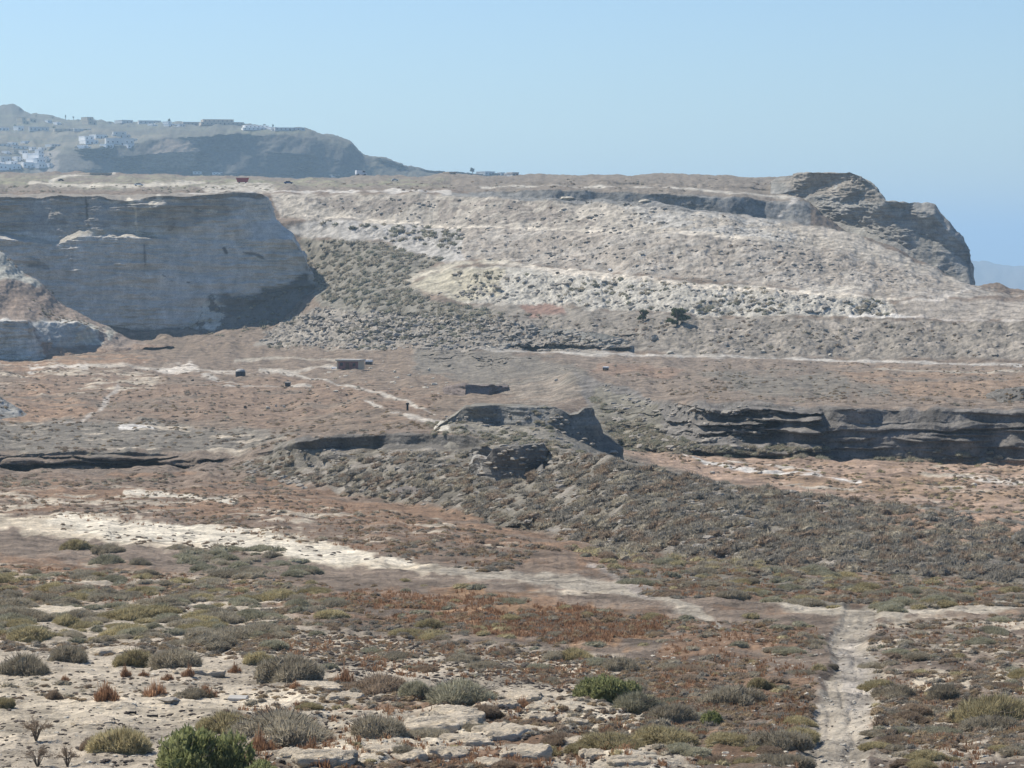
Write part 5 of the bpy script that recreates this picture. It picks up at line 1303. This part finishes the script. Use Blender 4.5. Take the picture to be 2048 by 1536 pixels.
for a in [
 (20,340,38,10,M_white,"long low white building at the lower left corner of the far village",.1,5,1),
 (58,336,20,10,M_white,"bright white flat roofed house right of the long low building in the far village",-.3,3,1),
 (90,336,26,26,M_white,"tallest stepped white building at the right end of the far village",.4,4,3),
 (62,318,16,10,M_white,"white house behind the tall stepped building in the far village",-.2,2,1),
 (82,308,10,8,M_white,"small white house at the top of the stepped group in the far village",.2,2,1),
 (32,306,9,7,M_cream,"small cream house in the middle of the far village",.3,2,1),
 (12,322,20,8,M_greyw,"grey white house at the left edge above the long low building",-.1,2,1),
 (42,298,30,5,M_greyw,"long low grey building at the back of the far village",.0,4,1),
 (112,293,18,4,M_greyw,"low grey building right of the far village on the slope",.1,3,1),
 (10,292,26,4,M_greyw,"low grey building at the left edge behind the far village",.1,3,1),
 (8,261,20,5,M_white,"long white house at the left edge of the upper village row",.0,3,1),
 (42,261,12,8,M_white,"small white house in the upper village row",.3,2,1),
 (52,248,14,12,M_cream,"cream house on the slope above the upper village row",.2,2,2),
 (66,244,12,6,M_cream,"small cream house right of the taller cream house on the slope",-.2,2,1),
 (78,262,34,7,M_greyw,"long grey building in the upper village row",.0,5,1),
 (135,262,46,4,M_beige,"long low beige building in the upper village row",.0,6,1),
 (165,262,30,4,M_greyw,"low grey building at the right end of the upper village row",.0,4,1),
 (185,249,17,13,M_cream,"square cream house below the skyline with dark trees beside it",.1,2,2),
 (184,288,24,14,M_white,"bright white house with a dark terrace on the middle slope",-.3,3,2),
 (203,277,22,7,M_white,"long white roof behind the bright white house on the middle slope",-.1,3,1),
 (240,290,50,12,M_greyw,"wide grey retaining building on the middle slope",.0,6,1),
 (243,275,32,10,M_greyw,"rounded grey building standing above the wide grey retaining building",.1,3,2),
 (268,282,14,4,M_white,"small white wall house at the right end of the grey building",.1,1,1),
 (343,252,12,8,M_white,"white chapel like house beside the dark round tree on the skyline",.3,1,2),
 (392,250,46,6,M_beige,"long beige block on the hilltop, left of the larger one",.0,7,1),
 (445,250,76,10,M_beige,"largest beige block along the hilltop",.0,10,2),
 (520,260,60,8,M_white,"white hotel at the brow of the hilltop",.0,8,2),
 (580,261,54,5,M_greyw,"long low grey terrace at the right end of the hilltop",.0,7,1),
 (255,246,22,5,M_greyw,"low grey house on the skyline left of the chapel like house",.0,3,1),
 (300,248,40,6,M_greyw,"long grey blue building on the skyline left of the dark round tree",.0,5,1),
]:
    house(a[0], a[1], a[2]*1.12, a[3]*1.15, a[4], a[5], a[6], a[7], a[8])
for i, (x, y, w, h, lb) in enumerate([
 (40,322,14,9,"white cube house left of the house behind the tall stepped building"), (28,330,16,8,"white house just above the long low building"),
 (74,328,14,10,"white house at the left foot of the tall stepped building"), (98,322,12,9,"white house at the right shoulder of the tall stepped building"),
 (50,308,12,7,"white house between the cream one and the top of the village"), (68,300,10,6,"little white house at the top right of the village"),
 (18,308,12,6,"little white house at the left of the cream village house"), (4,332,12,8,"white house cut by the left edge"),
 (88,300,12,5,"low white house on the upper right rim of the village"), (104,334,12,8,"white house at the far right foot of the village"),
 (30,290,14,5,"white house above the long grey building at the back"), (55,286,12,4,"thin white house in the field above the village"),
 (120,250,12,6,"white house under the thin skyline trees"), (100,246,10,6,"small white house on the upper slope left of the skyline trees"),
 (220,296,18,8,"white terrace in front of the wide grey retaining building"), (175,296,16,6,"white terrace house below the dark terrace house"),
 (262,296,14,7,"white house at the right foot of the grey building"), (152,262,12,5,"little white house in the upper row"),
 (310,252,12,5,"white house left of the chapel like house on the skyline"), (365,253,14,5,"white house between the chapel like house and the beige blocks"),
 (500,259,14,9,"white house at the left end of the white hotel"), (552,261,20,7,"white wing at the right end of the white hotel")]):
    house(x, y, w, h, M_white, lb, .1*(i % 4), 2, 1 + (i % 3 == 0))
for a in [
 (202,349,48,4,M_beige,"long cream wall like shed at the left of the plateau",.0,6,1),
 (362,346,20,3,M_purp,"low dark shed on the plateau below the far hill",.0,3,1),
 (405,347,36,5,M_greyw,"grey shed with a pale roof in the middle of the plateau row",.0,5,1),
 (442,348,34,4,M_white,"white roofed shed in the plateau row left of the red skip",.0,5,1),
 (672,353,18,4,M_white,"low white shed left of the white van on the plateau",.0,2,1),
 (905,347,16,4,M_beige,"low brown hut on the horizon left of the lone tree",.0,2,1),
 (980,349,24,7,M_greyw,"widest grey house on the horizon right of the lone tree",.0,3,1),
 (1006,349,10,6,M_greyw,"narrow grey house on the horizon, second from the lone tree",.0,1,1),
 (1017,349,7,5,M_greyw,"smallest grey house on the horizon",.0,1,1),
 (1031,349,15,6,M_greyw,"rightmost grey house on the horizon",.0,2,1),
]:
    house(a[0], a[1]+1, a[2], a[3], a[4], a[5], a[6], a[7], a[8], "building", "building")

# trees
def tree(x, y, w, h, lb, kind='dusty', seed=0, name="tree", lean=0, dark=False, group=None, nleaf=900, low=.38):
    l, n = hit_down(x, y)
    if l is None: return
    s_ = l.y/F; W_ = w*s_/2; H_ = h*s_; o = empty(name, l, random.uniform(0, 6)); tag(o, lb, "tree", group)
    ps = [tube([(0,0,-.3),(lean*W_*.3,0,H_*.3),(lean*W_*.6,0,H_*.6)], .06*H_, .035*H_, 7)]; rs = random.Random(seed)
    for k in range(5):
        a = rs.uniform(0, 6.28); ps.append(tube([(lean*W_*.3,0,H_*.3),(W_*.35*math.cos(a)+lean*W_*.4, W_*.35*math.sin(a), H_*.55),(W_*.6*math.cos(a)+lean*W_*.5, W_*.6*math.sin(a), H_*.75)], .03*H_, .01*H_, 5))
    link("trunk", mesh_np("trunk", *merge(ps), False, None, M_twig), o)
    cr = []; nr = np.random.default_rng(seed)
    for k in range(9):
        v, t = bush_arr(seed*20+k, nleaf//9, .28, .09, 2, 1.0, (6, 4), .2, .6); sc = rs.uniform(.32, .5)
        a = rs.uniform(0, 6.28); q = rs.uniform(0, .6); zz = rs.uniform(low, .8) if low > .2 else .12 + .6*k/9; q = q if low > .2 else rs.uniform(0, .75)*(1-k/12)
        cr.append((v*np.array([W_*sc, W_*sc, H_*sc*.55]) + np.array([W_*q*math.cos(a)+lean*W_*.5, W_*q*math.sin(a), H_*zz]), t))
    link("crown", mesh_np("crown", *merge(cr), False, None, LTREE), o)
    return o
LTREE = leafmat("tree_leaves", (.09,.105,.05), (.15,.17,.085), .4)
tree(1355, 652, 56, 46, "dense dark green tree on the slope below the pale rock wall, the larger of two", seed=3, nleaf=3600, low=.12)
tree(1286, 642, 32, 28, "smaller dark tree left of the dense green tree on the slope", seed=4, nleaf=1800, low=.12)
tree(946, 349, 14, 14, "lone windswept tree on the horizon of the plateau", seed=5, lean=.5)
for i, (x, y, w, h, lb) in enumerate([
 (131,238,5,11,"thin dark cypress like tree on the skyline, left of a pair"), (147,238,5,9,"thin dark cypress like tree on the skyline, right of a pair"),
 (184,241,12,6,"dark tree on the skyline behind the square cream house"), (338,250,11,14,"dark round tree on the skyline beside the white chapel like house"),
 (546,250,5,9,"small upright tree on the hilltop behind the white hotel"), (488,252,12,6,"low dark tree on the hilltop between beige block and white hotel"),
 (528,252,10,4,"low tree on the hilltop over the middle of the white hotel"), (40,222,12,5,"low trees hump on the highest point of the skyline"),
 (72,234,8,4,"small tree on the descending skyline at the far left"), (105,238,10,5,"small round tree on the skyline left of the thin pair"),
 (220,248,12,5,"low tree on the skyline right of the square cream house"), (246,247,8,6,"small tree on the skyline left of the low grey house"),
 (157,243,8,5,"small tree just right of the thin pair on the skyline"), (352,254,10,5,"low tree right of the white chapel like house"),
 (172,262,10,5,"dark tree in the upper village row"), (108,258,12,6,"dark tree between the grey and beige buildings of the upper row"),
 (30,254,12,6,"dark tree left of the cream house on the slope"), (215,276,10,5,"dark tree behind the bright white house on the middle slope"),
 (100,312,10,6,"dark tree at the right of the far village")]):
    tree(x, y, w, h, lb, seed=20+i, name="tree", nleaf=300)

# haze: one closed box of even, thin air round everything
HAZE = 0.000125
V = np.array([(x, y, z) for x in (-61000, 61000) for y in (-900, 91000) for z in (SEA-1.5, 262.0)], float)
Fq = np.array([(0,1,3,2),(4,6,7,5),(0,4,5,1),(2,3,7,6),(0,2,6,4),(1,5,7,3)])
mh = bpy.data.materials.new("haze_air"); mh.use_nodes = True; ht = mh.node_tree
for n_ in list(ht.nodes):
    if n_.type == 'BSDF_PRINCIPLED': ht.nodes.remove(n_)
pv = ht.nodes.new("ShaderNodeVolumePrincipled"); pv.inputs["Color"].default_value = (.52,.75,.95,1)
pv.inputs["Density"].default_value = HAZE; pv.inputs["Anisotropy"].default_value = .25
ht.links.new(pv.outputs[0], [n_ for n_ in ht.nodes if n_.type == 'OUTPUT_MATERIAL'][0].inputs["Volume"])
tag(link("haze", mesh_np("haze", V, Fq, False, None, mh)), kind="stuff")
